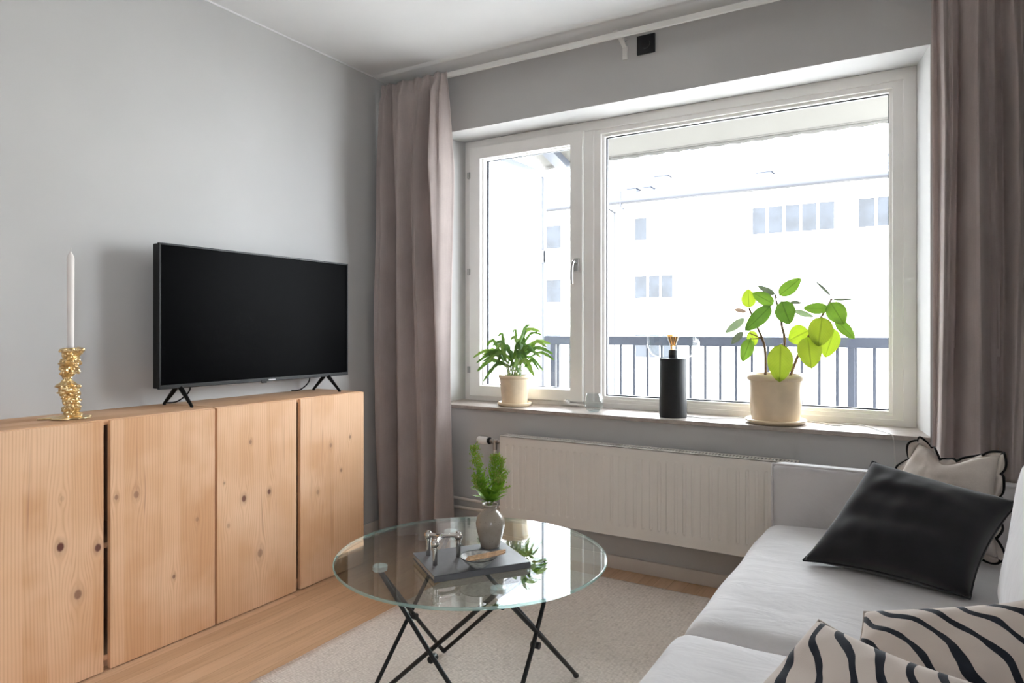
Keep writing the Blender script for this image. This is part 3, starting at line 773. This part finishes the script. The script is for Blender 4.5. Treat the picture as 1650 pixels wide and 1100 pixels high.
m = MB(); m.tube(catmull([(1.70,.10,SZ+.004),(1.80,.085,SZ+.003),(1.87,.14,SZ+.003),(1.97,.235,SZ+.003),(2.13,.24,SZ+.003),(2.25,.20,SZ+.003),(2.33,.13,SZ+.003),(2.36,.21,SZ+.003),(2.40,.225,SZ+.003),(2.46,.15,SZ+.003),(2.50,.05,SZ+.003),(2.535,-.015,SZ+.003),(2.545,-.029,SZ-.008),(2.55,-.028,SZ-.06),(2.553,-.02,SZ-.2),(2.555,-.02,SZ-.45),(2.56,-.02,.03)],8),.0022,8)
m.build('power_cord', M['cord'], lp)

# tealight glass
gx, gy = 1.249, .06
tg = thing('candle_glass', (gx,gy,SZ), 'small clear glass with a bubbled surface, standing on the sill beside the black lamp', 'glass')
vs = []; nk, nz = 48, 24
m = MB()
gprof = catmull([(.014,.0,0),(.026,.002,0),(.040,.018,0),(.0465,.040,0),(.045,.062,0),(.038,.082,0),(.034,.093,0)],6)
np_ = len(gprof); vs = []
for i, p in enumerate(gprof):
    for k in range(60):
        g = 2*PI*k/60; b = .0011*math.sin(g*15+(i % 2)*0)*math.sin(p.y*360)*(1 if .01 < p.y < .075 else 0)
        vs.append((gx+(p.x+b)*math.cos(g), gy+(p.x+b)*math.sin(g), SZ+p.y+.0005))
m.add(vs, [(i*60+k,i*60+(k+1)%60,(i+1)*60+(k+1)%60,(i+1)*60+k) for i in range(np_-1) for k in range(60)]+[tuple(range(59,-1,-1))])
tb = NT('bubbled_glass'); bb = tb.n('ShaderNodeBsdfGlossy'); bb.inputs['Roughness'].default_value = .03
trp = tb.n('ShaderNodeBsdfTransparent'); trp.inputs[0].default_value = lin((240,244,245)); fr = tb.n('ShaderNodeFresnel'); fr.inputs[0].default_value = 1.5
mxs = tb.n('ShaderNodeMixShader'); gq = tb.n('ShaderNodeNewGeometry'); tb.l(tb.math('MULTIPLY', fr.outputs[0], tb.math('SUBTRACT', 1, gq.outputs['Backfacing'])), mxs.inputs[0]); tb.l(trp.outputs[0], mxs.inputs[1]); tb.l(bb.outputs[0], mxs.inputs[2])
M['bubble'] = tb.done(mxs.outputs[0])
m.build('wall', M['bubble'], tg, True)
m = MB(); m.lathe([(.0,.003),(.022,.003),(.030,.010),(.030,.013),(.0,.014)],(gx,gy,SZ),32); m.build('bottom', M['bubble'], tg)

# potted plants
def pot(px, py, rt, rb, h, rs, label, slabel, grp):
    s = MB(); s.lathe([(.0,.0),(rs*.86,.0),(rs*.92,.003),(rs,.014),(rs*1.0,.019),(rs*.96,.021),(rs*.88,.014),(rs*.86,.008),(.0,.008)],(px,py,SZ),64)
    tag(s.build('plant_saucer', M['cream'], None, True), slabel, 'saucer', 'cream saucers under the plants')
    z0 = SZ+.0082
    root = thing('potted_plant', (px,py,z0), label, 'potted plant', grp)
    m = MB(); m.lathe([(.0,.0),(rb*.93,.0),(rb,.008),(rb*1.0,.02),(rb+(rt*.93-rb)*.9,h*.82),(rt*.93,h*.87),(rt*.955,h*.88),(rt,h*.905),(rt*1.01,h*.95),(rt*.99,h*.985),(rt*.95,h),(rt*.90,h*.985),(rt*.87,h*.9),(rt*.86,h*.8)],(px,py,z0),72,close=False); m.build('pot', M['cream'], root)
    m = MB(); m.lathe([(rt*.87,h*.86),(rt*.5,h*.88),(.0,h*.885)],(px,py,z0),40,close=False); m.build('soil', M['soil'], root)
    return root, z0+h*.88
bp_, bz = pot(2.092,.105,.126,.101,.207,.127,'rubber plant with broad lime green leaves in a large cream pot on the window sill','cream glazed saucer under the large rubber plant pot','potted plants on the window sill')
LV = [((2.106,0.11,1.285),(2.197,0.092,1.356),0.063,1),((2.087,0.12,1.29),(2.019,0.095,1.329),0.029,3),((2.088,0.09,1.247),(2.0,0.08,1.299),0.058,1),((1.969,0.16,1.235),(1.969,0.138,1.32),0.065,2),((2.08,0.06,1.238),(1.978,0.033,1.13),0.07,0),((2.128,0.04,1.257),(2.163,0.03,1.158),0.09,0),((1.964,0.13,1.215),(1.904,0.146,1.228),0.022,4),((1.959,0.11,1.186),(1.872,0.12,1.121),0.039,5),((1.95,0.13,1.126),(1.895,0.138,1.071),0.033,3),((1.971,0.17,1.13),(2.0,0.151,1.066),0.052,2),((1.989,0.09,1.095),(1.955,0.087,0.994),0.064,1),((2.132,-0.005,1.074),(2.131,-0.028,0.916),0.105,2),((2.147,0.14,1.256),(2.197,0.119,1.25),0.018,3),((2.16,0.16,1.219),(2.244,0.135,1.19),0.027,5),((2.305,0.08,1.225),(2.21,0.061,1.226),0.05,1),((2.315,0.07,1.25),(2.364,0.086,1.157),0.084,1),((2.331,0.11,1.177),(2.401,0.121,1.097),0.05,1),((2.286,0.04,1.189),(2.27,0.05,1.065),0.103,2),((2.226,0.11,1.132),(2.144,0.12,1.089),0.094,2),((2.229,0.05,1.105),(2.247,0.03,0.973),0.101,2),((2.323,0.14,1.14),(2.287,0.125,1.016),0.077,2),((2.311,0.11,1.278),(2.251,0.111,1.343),0.013,3),((2.316,0.13,1.262),(2.396,0.137,1.262),0.011,3),((2.094,0.11,1.263),(2.088,0.123,1.295),0.008,3)]
ST = [[(2.049,.11,bz-.02),(2.046,.11,1.054),(2.016,.11,1.143),(1.979,.11,1.231)],[(2.093,.11,bz-.02),(2.128,.11,1.068),(2.117,.11,1.155),(2.106,.11,1.214),(2.093,.11,1.266)],[(2.14,.11,bz-.02),(2.183,.11,1.023),(2.225,.11,1.106),(2.281,.11,1.2),(2.315,.11,1.266)],[(2.034,.11,1.098),(2.0,.11,1.112),(1.959,.11,1.129)],[(2.034,.11,1.098),(2.008,.11,1.096),(1.985,.11,1.094)]]
stp = []
stm3 = [MB(), MB(), MB()]; own = []
for k, s in enumerate(ST):
    P = catmull(s, 8); stp += P; kk = k if k < 3 else 0; own += [kk]*len(P)
    stm3[kk].tube(P,[(.0068 if k < 3 else .0036)-.0026*i/len(P) for i in range(len(P))],10)
rl = random.Random(3)
def broadleaf(m, a, b, w, mi, cam):
    a, b = Vector(a), Vector(b); d = b-a; L = d.length; d /= L
    view = (cam-(a+b)/2).normalized(); s = d.cross(view).normalized(); nn = s.cross(d).normalized()
    tw = rl.uniform(-.35,.35); s, nn = s*math.cos(tw)+nn*math.sin(tw), nn*math.cos(tw)-s*math.sin(tw)
    nu, nv = 8, 14; vs = []
    for j in range(nv+1):
        t = j/nv
        ww = w*.5*(math.sin(PI*t**.85)**.62)*(1-.10*t) if 0 < j < nv else 0
        if j == nv: ww = 0
        for i in range(nu+1):
            q = i/nu*2-1
            p = a+d*L*t+s*ww*q+nn*(-.16*w*(1-abs(q))**1.5*.5*math.sin(PI*t) + .05*L*math.sin(PI*t) + .03*w*math.sin(q*4+t*5))
            vs.append(p); m.uv.append((i/nu, t))
    m.add(vs, [(j*(nu+1)+i,j*(nu+1)+i+1,(j+1)*(nu+1)+i+1,(j+1)*(nu+1)+i) for j in range(nv) for i in range(nu)], mi)
fol = MB(); fol.uv = []; camv = Vector((2.64,-3.05,1.13))
for (a, b, w, mi) in LV:
    broadleaf(fol, a, b, w*1.02, mi, camv)
    A_ = Vector(a); qi = min(range(len(stp)), key=lambda i_: (stp[i_]-A_-Vector((0,0,-.01))).length); q = stp[qi]
    stm3[own[qi]].tube(catmull([q,(q+A_)/2+Vector((0,0,.004)),A_],4),.0016,6)
for b_ in stm3: b_.build('stem', M['stem'], bp_)
fo = fol.build('foliage', [M['leaf%d' % i] for i in range(6)], bp_, True, fix=False); 
sp_, sz_ = pot(.765,.105,.086,.069,.158,.093,'narrow leaved green houseplant in a small cream pot on the left of the sill','cream glazed saucer under the small narrow leaved plant','potted plants on the window sill')
rf = random.Random(21); lf = MB(); stm = MB()
tips = [(-.20,.03,.055,1),(-.155,-.04,-.01,0),(-.135,.02,.115,0),(-.12,-.06,-.06,0),(-.09,.05,.165,0),(-.06,-.06,.10,1),(-.03,.07,.18,0),(.0,-.05,.15,1),(.045,.05,.20,0),(.075,-.02,.225,0),(.10,.05,.19,1),(.12,.0,.175,0),(.15,-.03,.115,1),(.165,.03,.05,0),(.13,-.06,.0,0),(.11,-.07,-.03,1),(.06,-.09,-.03,0),(.08,-.08,.06,0),(-.05,-.09,.02,0),(-.10,-.08,.03,1),(.02,-.09,.06,0),(-.16,.05,.07,1),(.14,.06,.13,1),(-.02,.09,.13,1),(.09,.08,.10,0),(-.08,.09,.09,0),(.17,.0,.08,0),(-.10,-.02,-.02,0),(.035,-.10,.015,1),(-.13,-.02,.07,0),(.05,-.02,.16,0),(-.17,-.01,.03,0)]
vw = Vector((-.514,.858,0)); rt_ = Vector((.858,.514,0))
tips = tips+[(a_*rf.uniform(.6,.98),-b_,c_*rf.uniform(.55,.95)-.005,1-d_ if rf.random() < .3 else 0) for (a_,b_,c_,d_) in tips[::2]]
for (dx, dy, dz, mi) in tips:
    b0 = Vector((.765+rf.uniform(-.035,.035),.105+rf.uniform(-.03,.03),sz_-.01))
    o_ = Vector((dx*1.22, min(.10, dx*.30+dy*.8), 0))
    e = Vector((.765,.105,sz_+.045+dz*1.08))+o_
    k = Vector((b0.x,b0.y,sz_))+Vector((o_.x*.22,o_.y*.22,.06+max(0,dz)*.38+rf.uniform(0,.03)))
    P = catmull([b0,b0*.5+k*.5+Vector((0,0,.02)),k],4); stm.tube(P,.0017,6)
    mid = (k+e)/2+Vector((0,0,.035+.02*rf.random())); Q = catmull([k,mid,e],11)
    w = rf.uniform(.016,.023); vs = []; n = len(Q)-1; tw = rf.uniform(-.75,.75)
    for i, p in enumerate(Q):
        t = i/n; ww = w*.5*max(.03,math.sin(PI*min(1,t*.92+.06))**.6)*(1+.16*math.sin(t*38))
        if i == n: ww = .0003
        d = (Q[min(i+1,n)]-Q[max(i-1,0)]).normalized(); sd_ = d.cross(vw).normalized(); nn = sd_.cross(d)
        g = tw+.7*(t-.5); sd_, nn = sd_*math.cos(g)+nn*math.sin(g), nn*math.cos(g)-sd_*math.sin(g)
        vs += [p-sd_*ww+nn*ww*.35,p,p+sd_*ww+nn*ww*.35]
    fs = []
    for i in range(n): fs += [(3*i,3*i+1,3*i+4,3*i+3),(3*i+1,3*i+2,3*i+5,3*i+4)]
    lf.add(vs, fs, mi)
lf.build('foliage', [M['fern'],M['fern2']], sp_, True, fix=False); stm.build('stems', M['gstem'], sp_)

# ------------------------------------------------------------------ sofa
def rbox(x0, x1, y0, y1, z0, z1, r, crown=0, crownx=0, n=26, seed=0, wr=.004, shear=None, sag=None):
    m = MB(); hx, hy, hz = (x1-x0)/2, (y1-y0)/2, (z1-z0)/2; c = Vector(((x0+x1)/2,(y0+y1)/2,(z0+z1)/2))
    def put(p):
        P = Vector((p[0]*hx,p[1]*hy,p[2]*hz)); q = Vector((max(-hx+r,min(hx-r,P.x)),max(-hy+r,min(hy-r,P.y)),max(-hz+r,min(hz-r,P.z))))
        d = P-q; o = q+(d.normalized()*r if d.length > 1e-7 else d)
        fx, fy, fz = 1-p[0]**2, 1-p[1]**2, 1-p[2]**2
        o.z += crown*(fx*fy)**.7*(p[2]) if crown else 0
        o.x += crownx*(fy*fz)**.7*(p[0]) if crownx else 0
        w = c+o
        nz = noise.noise(Vector((w.x*4,w.y*5,w.z*4+seed)))*wr+noise.noise(Vector((w.x*11,w.y*6,w.z*9+seed)))*wr*.5
        w += Vector((p[0],p[1],p[2])).normalized()*nz
        if shear: w.x += shear*(w.z-z0)
        return w
    g = [ -1+2*i/n for i in range(n+1)]
    for a, b, k, s in ((0,1,2,1),(0,1,2,-1),(0,2,1,1),(0,2,1,-1),(1,2,0,1),(1,2,0,-1)):
        vs = []
        for j in g:
            for i in g:
                p = [0,0,0]; p[a] = i; p[b] = j; p[k] = s; vs.append(put(p))
        N = n+1
        m.add(vs, [(j*N+i,j*N+i+1,(j+1)*N+i+1,(j+1)*N+i) for j in range(n) for i in range(n)])
    return m
def weld(m, name, mat, parent, **kw):
    o = m.build(name, mat, parent, True, **kw)
    bm = bmesh.new(); bm.from_mesh(o.data); bmesh.ops.remove_doubles(bm, verts=bm.verts, dist=.0004); bmesh.ops.recalc_face_normals(bm, faces=bm.faces); bm.to_mesh(o.data); bm.free()
    for p in o.data.polygons: p.use_smooth = True
    return o
SY0, SY1 = -2.56, -.262
sofa = thing('sofa', (2.62,-1.4,RUGZ), 'light grey upholstered sofa with thin piped armrests along the right wall', 'sofa')
weld(rbox(2.165,3.12,SY0+.02,SY1-.02,.10,.285,.02,wr=.002),'base',M['sofa'],sofa)
arm = weld(rbox(2.158,3.14,-.352,-.262,.10,.632,.018,wr=.002,n=30),'armrest',M['sofa'],sofa)
m = MB(); m.tube(catmull([(2.160,-.353,.12),(2.160,-.353,.40),(2.160,-.353,.610),(2.168,-.353,.630),(2.2,-.353,.634),(2.6,-.353,.634),(3.13,-.353,.634)],8),.0042,8); m.build('piping', M['sofa'], arm)
arm2 = weld(rbox(2.158,3.14,-2.65,-2.56,.10,.632,.018,wr=.002),'armrest',M['sofa'],sofa)
weld(rbox(3.04,3.14,-2.56,-.352,.10,.69,.02,wr=.002),'backrest',M['sofa'],sofa)
weld(rbox(2.135,3.0,-1.432,-.358,.275,.425,.062,.020,n=40,seed=3,wr=.006),'seat_cushion',M['sofa'],sofa)
weld(rbox(2.128,3.0,-2.52,-1.440,.275,.432,.062,.020,n=40,seed=9,wr=.006),'seat_cushion',M['sofa'],sofa)
weld(rbox(2.795,3.0,-1.76,-1.0,.455,.87,.07,0,.03,n=34,seed=4,wr=.010,shear=.16),'back_cushion',M['sofa'],sofa)
weld(rbox(2.795,3.0,-2.53,-1.77,.455,.87,.07,0,.03,n=34,seed=14,wr=.010,shear=.16),'back_cushion',M['sofa'],sofa)
for x in (2.24,3.06):
    for y in (-2.5,-.32):
        m = MB(); m.lathe([(.0,0),(.02,0),(.024,.085),(.0,.085)],(x,y,RUGZ),20); m.build('leg', M['black'], sofa)

from mathutils.bvhtree import BVHTree
solids = []
def bvh_of(o):
    off = worldloc(o)
    return BVHTree.FromPolygons([v.co+off for v in o.data.vertices],[tuple(p.vertices) for p in o.data.polygons])
def clear(o, trees, gap=.004):
    off = worldloc(o)
    for _ in range(2):
        for v in o.data.vertices:
            for t in trees:
                co = v.co+off; loc, nr, i, d = t.find_nearest(co, .055)
                if loc is not None:
                    sd = (co-loc).dot(nr)
                    if sd < gap*.9 and (d < gap or sd < 0): v.co = loc+nr*gap-off
    o.data.update()
sofa_trees = [bvh_of(o) for o in sofa.children if o.type == 'MESH']
def pillow(name, c00, c10, c11, c01, T, mat, label, cat='cushion', group=None, seed=0, n=44, wr=.01, pinch=.10, sag=0, uvrot=0, edge=None, wf=(3,7)):
    c00, c10, c11, c01 = map(Vector, (c00,c10,c11,c01))
    N = ((c10-c00).cross(c01-c00)).normalized(); ctr = (c00+c10+c11+c01)/4
    root = thing(name, ctr-Vector((0,0,.15)), label, cat, group)
    m = MB(); m.uv = []
    def pt(u, v, sgn):
        a, b = 2*u-1, 2*v-1
        pu = a*(1-pinch*(1-b*b)*abs(a)**3); pv = b*(1-pinch*(1-a*a)*abs(b)**3)
        uu, vv = (pu+1)/2, (pv+1)/2
        p = c00*(1-uu)*(1-vv)+c10*uu*(1-vv)+c11*uu*vv+c01*(1-uu)*vv
        h = max(0,(1-a*a)*(1-b*b))**.42
        h *= 1+.12*noise.noise(Vector((u*2.5,v*2.5,seed)))
        p = p+N*(sgn*T/2*h)
        e = min(1, max(0, 4*min(u,1-u,v,1-v)))**.6
        # creases radiating from the corners / edges
        q = noise.noise(Vector((u*wf[0]+seed,v*wf[1],sgn)))+.5*noise.noise(Vector((u*wf[1]*1.6,v*wf[0]*2.2+seed,sgn*2)))
        p = p+N*(wr*q*(e if True else 1))
        if sag: p = p+(c00-c01).normalized()*sag*math.exp(-(a/.45)**2)*max(0,b)**1.5
        return p
    for sgn in (1,-1):
        vs = [pt(i/n,j/n,sgn) for j in range(n+1) for i in range(n+1)]
        K = n+1
        m.add(vs, [(j*K+i,j*K+i+1,(j+1)*K+i+1,(j+1)*K+i) for j in range(n) for i in range(n)])
        for j in range(n+1):
            for i in range(n+1):
                u, v = i/n-.5, j/n-.5; cr, sr = math.cos(uvrot), math.sin(uvrot)
                m.uv.append((u*cr-v*sr+.5+(.37 if sgn < 0 else 0), u*sr+v*cr+.5))
    o = m.build('cover', mat, root, True, fix=False)
    bm = bmesh.new(); bm.from_mesh(o.data); bmesh.ops.remove_doubles(bm, verts=bm.verts, dist=.0003); bmesh.ops.recalc_face_normals(bm, faces=bm.faces); bm.to_mesh(o.data); bm.free()
    for p in o.data.polygons: p.use_smooth = True
    loop = [pt(i/n,0,0) for i in range(n)]+[pt(1,i/n,0) for i in range(n)]+[pt(1-i/n,1,0) for i in range(n)]+[pt(0,1-i/n,0) for i in range(n)]
    return root, loop, N, pt
pb, lpb, Nb, _ = pillow('cushion', (2.338,-.868,.452),(2.745,-.975,.456),(2.868,-.735,.664),(2.508,-.64,.725), .17, M['cushblack'], 'black linen cushion leaning in front of the beige cushion on the sofa', group='loose cushions on the sofa', seed=2, wr=.010, wf=(2.2,6))
m = MB(); m.tube(lpb+[lpb[0]],.0028,6,caps=False); m.build('seam', M['cushblack'], pb)
pg, lpg, Ng, ptg = pillow('cushion', (2.47,-.47,.47),(2.83,-.62,.47),(2.842,-.52,.755),(2.631,-.395,.757), .12, M['cushbeige'], 'beige linen cushion with black scalloped edging, leaning behind the black cushion', group='loose cushions on the sofa', seed=8, wr=.011, sag=.05, wf=(2.5,8))
# scalloped flange with black edging
ctr = sum(lpg,Vector())/len(lpg); nl = len(lpg); fl = MB(); outer = []; vs = []
K = 3*nl
for i in range(K+1):
    f = (i/3) % nl; a = lpg[int(f)]; b = lpg[(int(f)+1) % nl]; p = a+(b-a)*(f-int(f))
    d = (p-ctr); d = (d-Ng*d.dot(Ng)).normalized()
    sc = abs(math.sin(i/K*PI*20))**.55
    w = .007+.021*sc
    q = p+d*w+Ng*(.012*math.sin(i/K*2*PI*17)+.006*math.sin(i/K*2*PI*7))
    vs += [p, (p+q)/2, q]; outer.append(q)
fl.add(vs, [(3*i+k,3*i+k+1,3*i+k+4,3*i+k+3) for i in range(K) for k in range(2)])
flo = fl.build('flange', M['cushbeige'], pg, True, solid=.002, fix=False)
m = MB(); m.tube(outer,.0036,8,caps=False); tag(m.build('edging', M['edge'], pg), 'black wavy edging')
p1, l1, N1, _ = pillow('cushion', (2.345,-1.985,.475),(2.64,-2.14,.475),(2.735,-1.90,.640),(2.498,-1.85,.668), .13, M['stripe'], 'beige cushion with dark wavy stripes at the front of the sofa, corner raised', group='loose cushions on the sofa', seed=5, wr=.007, uvrot=-.6)
m = MB(); m.tube(l1+[l1[0]],.0016,6,caps=False); m.build('seam', M['cushbeige'], p1)
p2, l2, N2, _ = pillow('cushion', (2.50,-1.76,.475),(2.82,-1.79,.48),(2.815,-1.64,.700),(2.548,-1.625,.612), .10, M['stripe'], 'beige cushion with dark diagonal stripes behind the other striped cushion', group='loose cushions on the sofa', seed=15, wr=.006, uvrot=-.75)
m = MB(); m.tube(l2+[l2[0]],.0016,6,caps=False); m.build('seam', M['cushbeige'], p2)

def settle(root, others):
    for o in list(root.children_recursive):
        clear(o, sofa_trees+others)
settle(pb, []); tb_ = [bvh_of(o) for o in pb.children if o.name.startswith('cover')]
settle(pg, tb_)
settle(p1, []); t1_ = [bvh_of(o) for o in p1.children if o.name.startswith('cover')]
settle(p2, t1_+tb_)

# ------------------------------------------------------------------ outside: balcony
BF = .06
tag(bx(-.2,4.2,.36,2.12,BF-.18,BF).build('balcony_floor', M['balfloor'], None, False), 'concrete balcony floor outside the window', 'balcony floor', kind='structure')
br = thing('balcony_railing', (2.0,2.04,BF), 'blue grey metal balcony railing with vertical bars outside the window', 'railing')
bx(-.07,4.1,2.0,2.07,1.015,1.085).build('top_rail', M['balrail'], br, False, .004)
bx(-.07,4.1,2.02,2.05,BF+.08,BF+.115).build('bottom_rail', M['balrail'], br, False, .003)
x = .042
while x < 4.1:
    bx(x-.0095,x+.0095,2.029,2.041,BF+.1,1.02).build('baluster', M['balrail'], br, False); x += .111
for x in (.0,2.237): bx(x-.022,x+.022,2.012,2.058,BF,1.02).build('post', M['balrail'], br, False, .003)
sc = thing('balcony_screen', (-.1,1.2,BF), 'white side screen at the left end of the balcony', 'screen')
m = MB(); m.ring(.37,2.05,BF,2.46,.045,-.12,-.08); sc_f = MB(); sc_f.add([(v.y,v.x,v.z) for v in m.v], m.f); sc_f.add([], [])
sc_f.box(-.12,-.08,.40,2.03,1.70,1.80)
sc_f.build('screen_frame', plain('pale_grey_frame', (96, 100, 108), .5, 0, .4, .02, 4), sc, False)
bx(-.106,-.098,.40,2.02,BF+.03,1.72).build('panel', M['screen'], sc, False); bx(-.106,-.098,.40,2.02,1.78,2.43).build('panel', M['screen'], sc, False)
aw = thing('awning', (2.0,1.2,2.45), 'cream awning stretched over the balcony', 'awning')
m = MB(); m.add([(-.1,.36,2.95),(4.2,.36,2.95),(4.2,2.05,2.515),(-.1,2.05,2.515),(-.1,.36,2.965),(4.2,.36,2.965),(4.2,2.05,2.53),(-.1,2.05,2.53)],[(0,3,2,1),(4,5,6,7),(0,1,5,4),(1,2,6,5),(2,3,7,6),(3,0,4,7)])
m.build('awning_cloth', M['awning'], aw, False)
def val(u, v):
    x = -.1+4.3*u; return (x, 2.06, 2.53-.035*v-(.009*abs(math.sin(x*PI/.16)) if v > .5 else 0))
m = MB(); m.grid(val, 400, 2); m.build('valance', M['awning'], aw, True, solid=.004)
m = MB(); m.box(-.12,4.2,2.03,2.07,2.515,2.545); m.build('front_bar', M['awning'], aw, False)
for x in (.1,4.0): 
    m = MB(); m.obox((x,1.2,2.70),(.05,0,0),(0,.84,-.215),(0,.008,.03)); m.build('awning_arm', M['beam'], aw, False)

# ------------------------------------------------------------------ outside: apartment building
bd = thing('apartment_building', (0,27,-6), 'long cream apartment building across the street, seen through the window', 'building')
BY = 27.
m = MB(); m.box(-32,26,BY,BY+9,-6,7.0); m.build('facade', M['render'], bd, False)
m = MB(); m.add([(-32.5,BY-.5,7.08),(26.5,BY-.5,7.08),(26.5,BY+4.6,9.0),(-32.5,BY+4.6,9.0),(-32.5,BY+9.5,7.08),(26.5,BY+9.5,7.08)],[(0,1,2,3),(3,2,5,4),(0,3,4),(1,5,2),(0,4,5,1)])
m.build('roof', M['roof'], bd, False)
def corr(u, v): 
    x = -32.4+58.8*u; return (x, BY-.52+.3*v, 7.10+.09*v+.035*math.sin(x*2*PI/.42))
m = MB(); m.grid(corr, 1600, 1); m.build('roof_edge', M['roof'], bd, True, solid=.02)
m = MB(); m.tube([(-32.4,BY-.58,7.02),(26.4,BY-.58,7.02)],.11,10); m.build('gutter', M['gutter'], bd)
def bwindow(x0, x1, z0, z1, panes):
    f = MB(); f.ring(x0,x1,z0,z1,.05,BY-.05,BY+.05); f.box(x0-.06,x1+.06,BY-.12,BY-.04,z1,z1+.05); 
    w = (x1-x0)/sum(p[0] for p in panes); x = x0; cuts = []
    for p in panes:
        cuts.append((x, x+w*p[0], p[1])); x += w*p[0]
    for c in cuts[1:]: f.box(c[0]-.05,c[0]+.05,BY-.05,BY+.05,z0+.04,z1-.04)
    fo = f.build('window', M['extframe'], bd, False)
    for a, b, kind in cuts:
        bx(a+.035,b-.035,BY-.03,BY-.02,z0+.04,z1-.04).build('pane' if kind == 'p' else 'blind', M['extpane'] if kind == 'p' else M['blind'], fo, False)
for (zt, row) in ((6.33,0),(3.66,1),(.95,2)):
    zb = zt-1.22
    bwindow(-8.78,-6.9,zb+.1,zt,[(.33,'p'),(.6,'b')] if row == 0 else [(.33,'p'),(.3,'p'),(.3,'p')])
    bwindow(-6.78,-4.8,zb-.25,zt,[(1,'b'),(1,'b')])
    bwindow(-3.55,-.3,zb,zt,[(1,'p')]*5 if row == 0 else [(1,'b')]*3)
    bwindow(.45,3.8,zb,zt,[(1,'p')]*5 if row == 0 else [(1,'b')]*3)
    bwindow(-16.5,-12.5,zb,zt,[(1,'p')]*4)
    bwindow(7,10.2,zb,zt,[(1,'p')]*4)
m = MB(); m.tube(catmull([(-10.0,BY-.5,6.98),(-9.95,BY-.4,6.8),(-9.74,BY-.1,6.62),(-9.72,BY-.08,6.3),(-9.72,BY-.08,3),(-9.72,BY-.08,-6)],6),.05,8); m.build('downpipe', M['gutter'], bd)
m = MB(); m.tube(catmull([(-9.2,BY-.6,7.5),(-9.2,BY-.62,6.8),(-9.12,BY-.75,6.68),(-8.95,BY-.9,6.62)],6),.06,8); m.build('overflow_pipe', M['gutter'], bd)
for (x0, x1, y0, z1) in ((-9.6,-9.15,1.2,7.95),(-8.75,-8.35,1.0,7.9),(-3.55,-2.95,1.1,8.0),(-9.0,-8.3,3.4,8.9)):
    m = MB(); m.box(x0,x1,BY+y0,BY+y0+.6,7.1,z1); m.box(x0-.06,x1+.06,BY+y0-.06,BY+y0+.66,z1,z1+.08); m.build('chimney', M['beam'], bd, False)
tag(bx(-60,60,.4,60,-6.2,-6.0).build('ground_outside', M['balfloor'], None, False), 'pale street ground far below the balcony', 'ground', kind='structure')

# ------------------------------------------------------------------ camera, light, colour
cam = bpy.data.cameras.new('camera'); co = bpy.data.objects.new('camera', cam); C.objects.link(co)
TH = R(30.95); FPX = 1101.
co.location = (2.64, -3.048, 1.1345); co.rotation_euler = (R(90), 0, TH)
cam.sensor_width = 36; cam.lens = 36*FPX/1650
cam.shift_y = -(550-531.4)/1650
cam.clip_start = .05; cam.clip_end = 300
bpy.context.scene.camera = co

w = bpy.data.worlds.new('sky'); bpy.context.scene.world = w; w.use_nodes = True
nt = w.node_tree; bg = nt.nodes['Background']
bg.inputs[0].default_value = (.955, .985, 1.03, 1); bg.inputs[1].default_value = 21.0

def portal(name, loc, rot, sx, sy):
    l = bpy.data.lights.new(name, 'AREA'); l.shape = 'RECTANGLE'; l.size = sx; l.size_y = sy; l.cycles.is_portal = True
    o = bpy.data.objects.new(name, l); C.objects.link(o); o.location = loc; o.rotation_euler = rot
portal('window_portal', ((IX0+IX1)/2, .40, (IZ0+IZ1)/2), (R(-90), 0, 0), 2.3, 1.55)
portal('window_portal', (XR+.21, (WY0+WY1)/2, (WZ0+WZ1)/2), (0, R(90), 0), .85, .75)

sc_ = bpy.context.scene
sc_.view_settings.view_transform = 'Standard'; sc_.view_settings.look = 'None'
sc_.view_settings.exposure = 0.36; sc_.view_settings.gamma = 1; sc_.view_settings.use_curve_mapping = False
sc_.cycles.max_bounces = 12; sc_.cycles.diffuse_bounces = 6; sc_.cycles.transparent_max_bounces = 24; sc_.cycles.glossy_bounces = 6
sc_.cycles.caustics_reflective = False; sc_.cycles.caustics_refractive = False
sc_.cycles.sample_clamp_indirect = 8
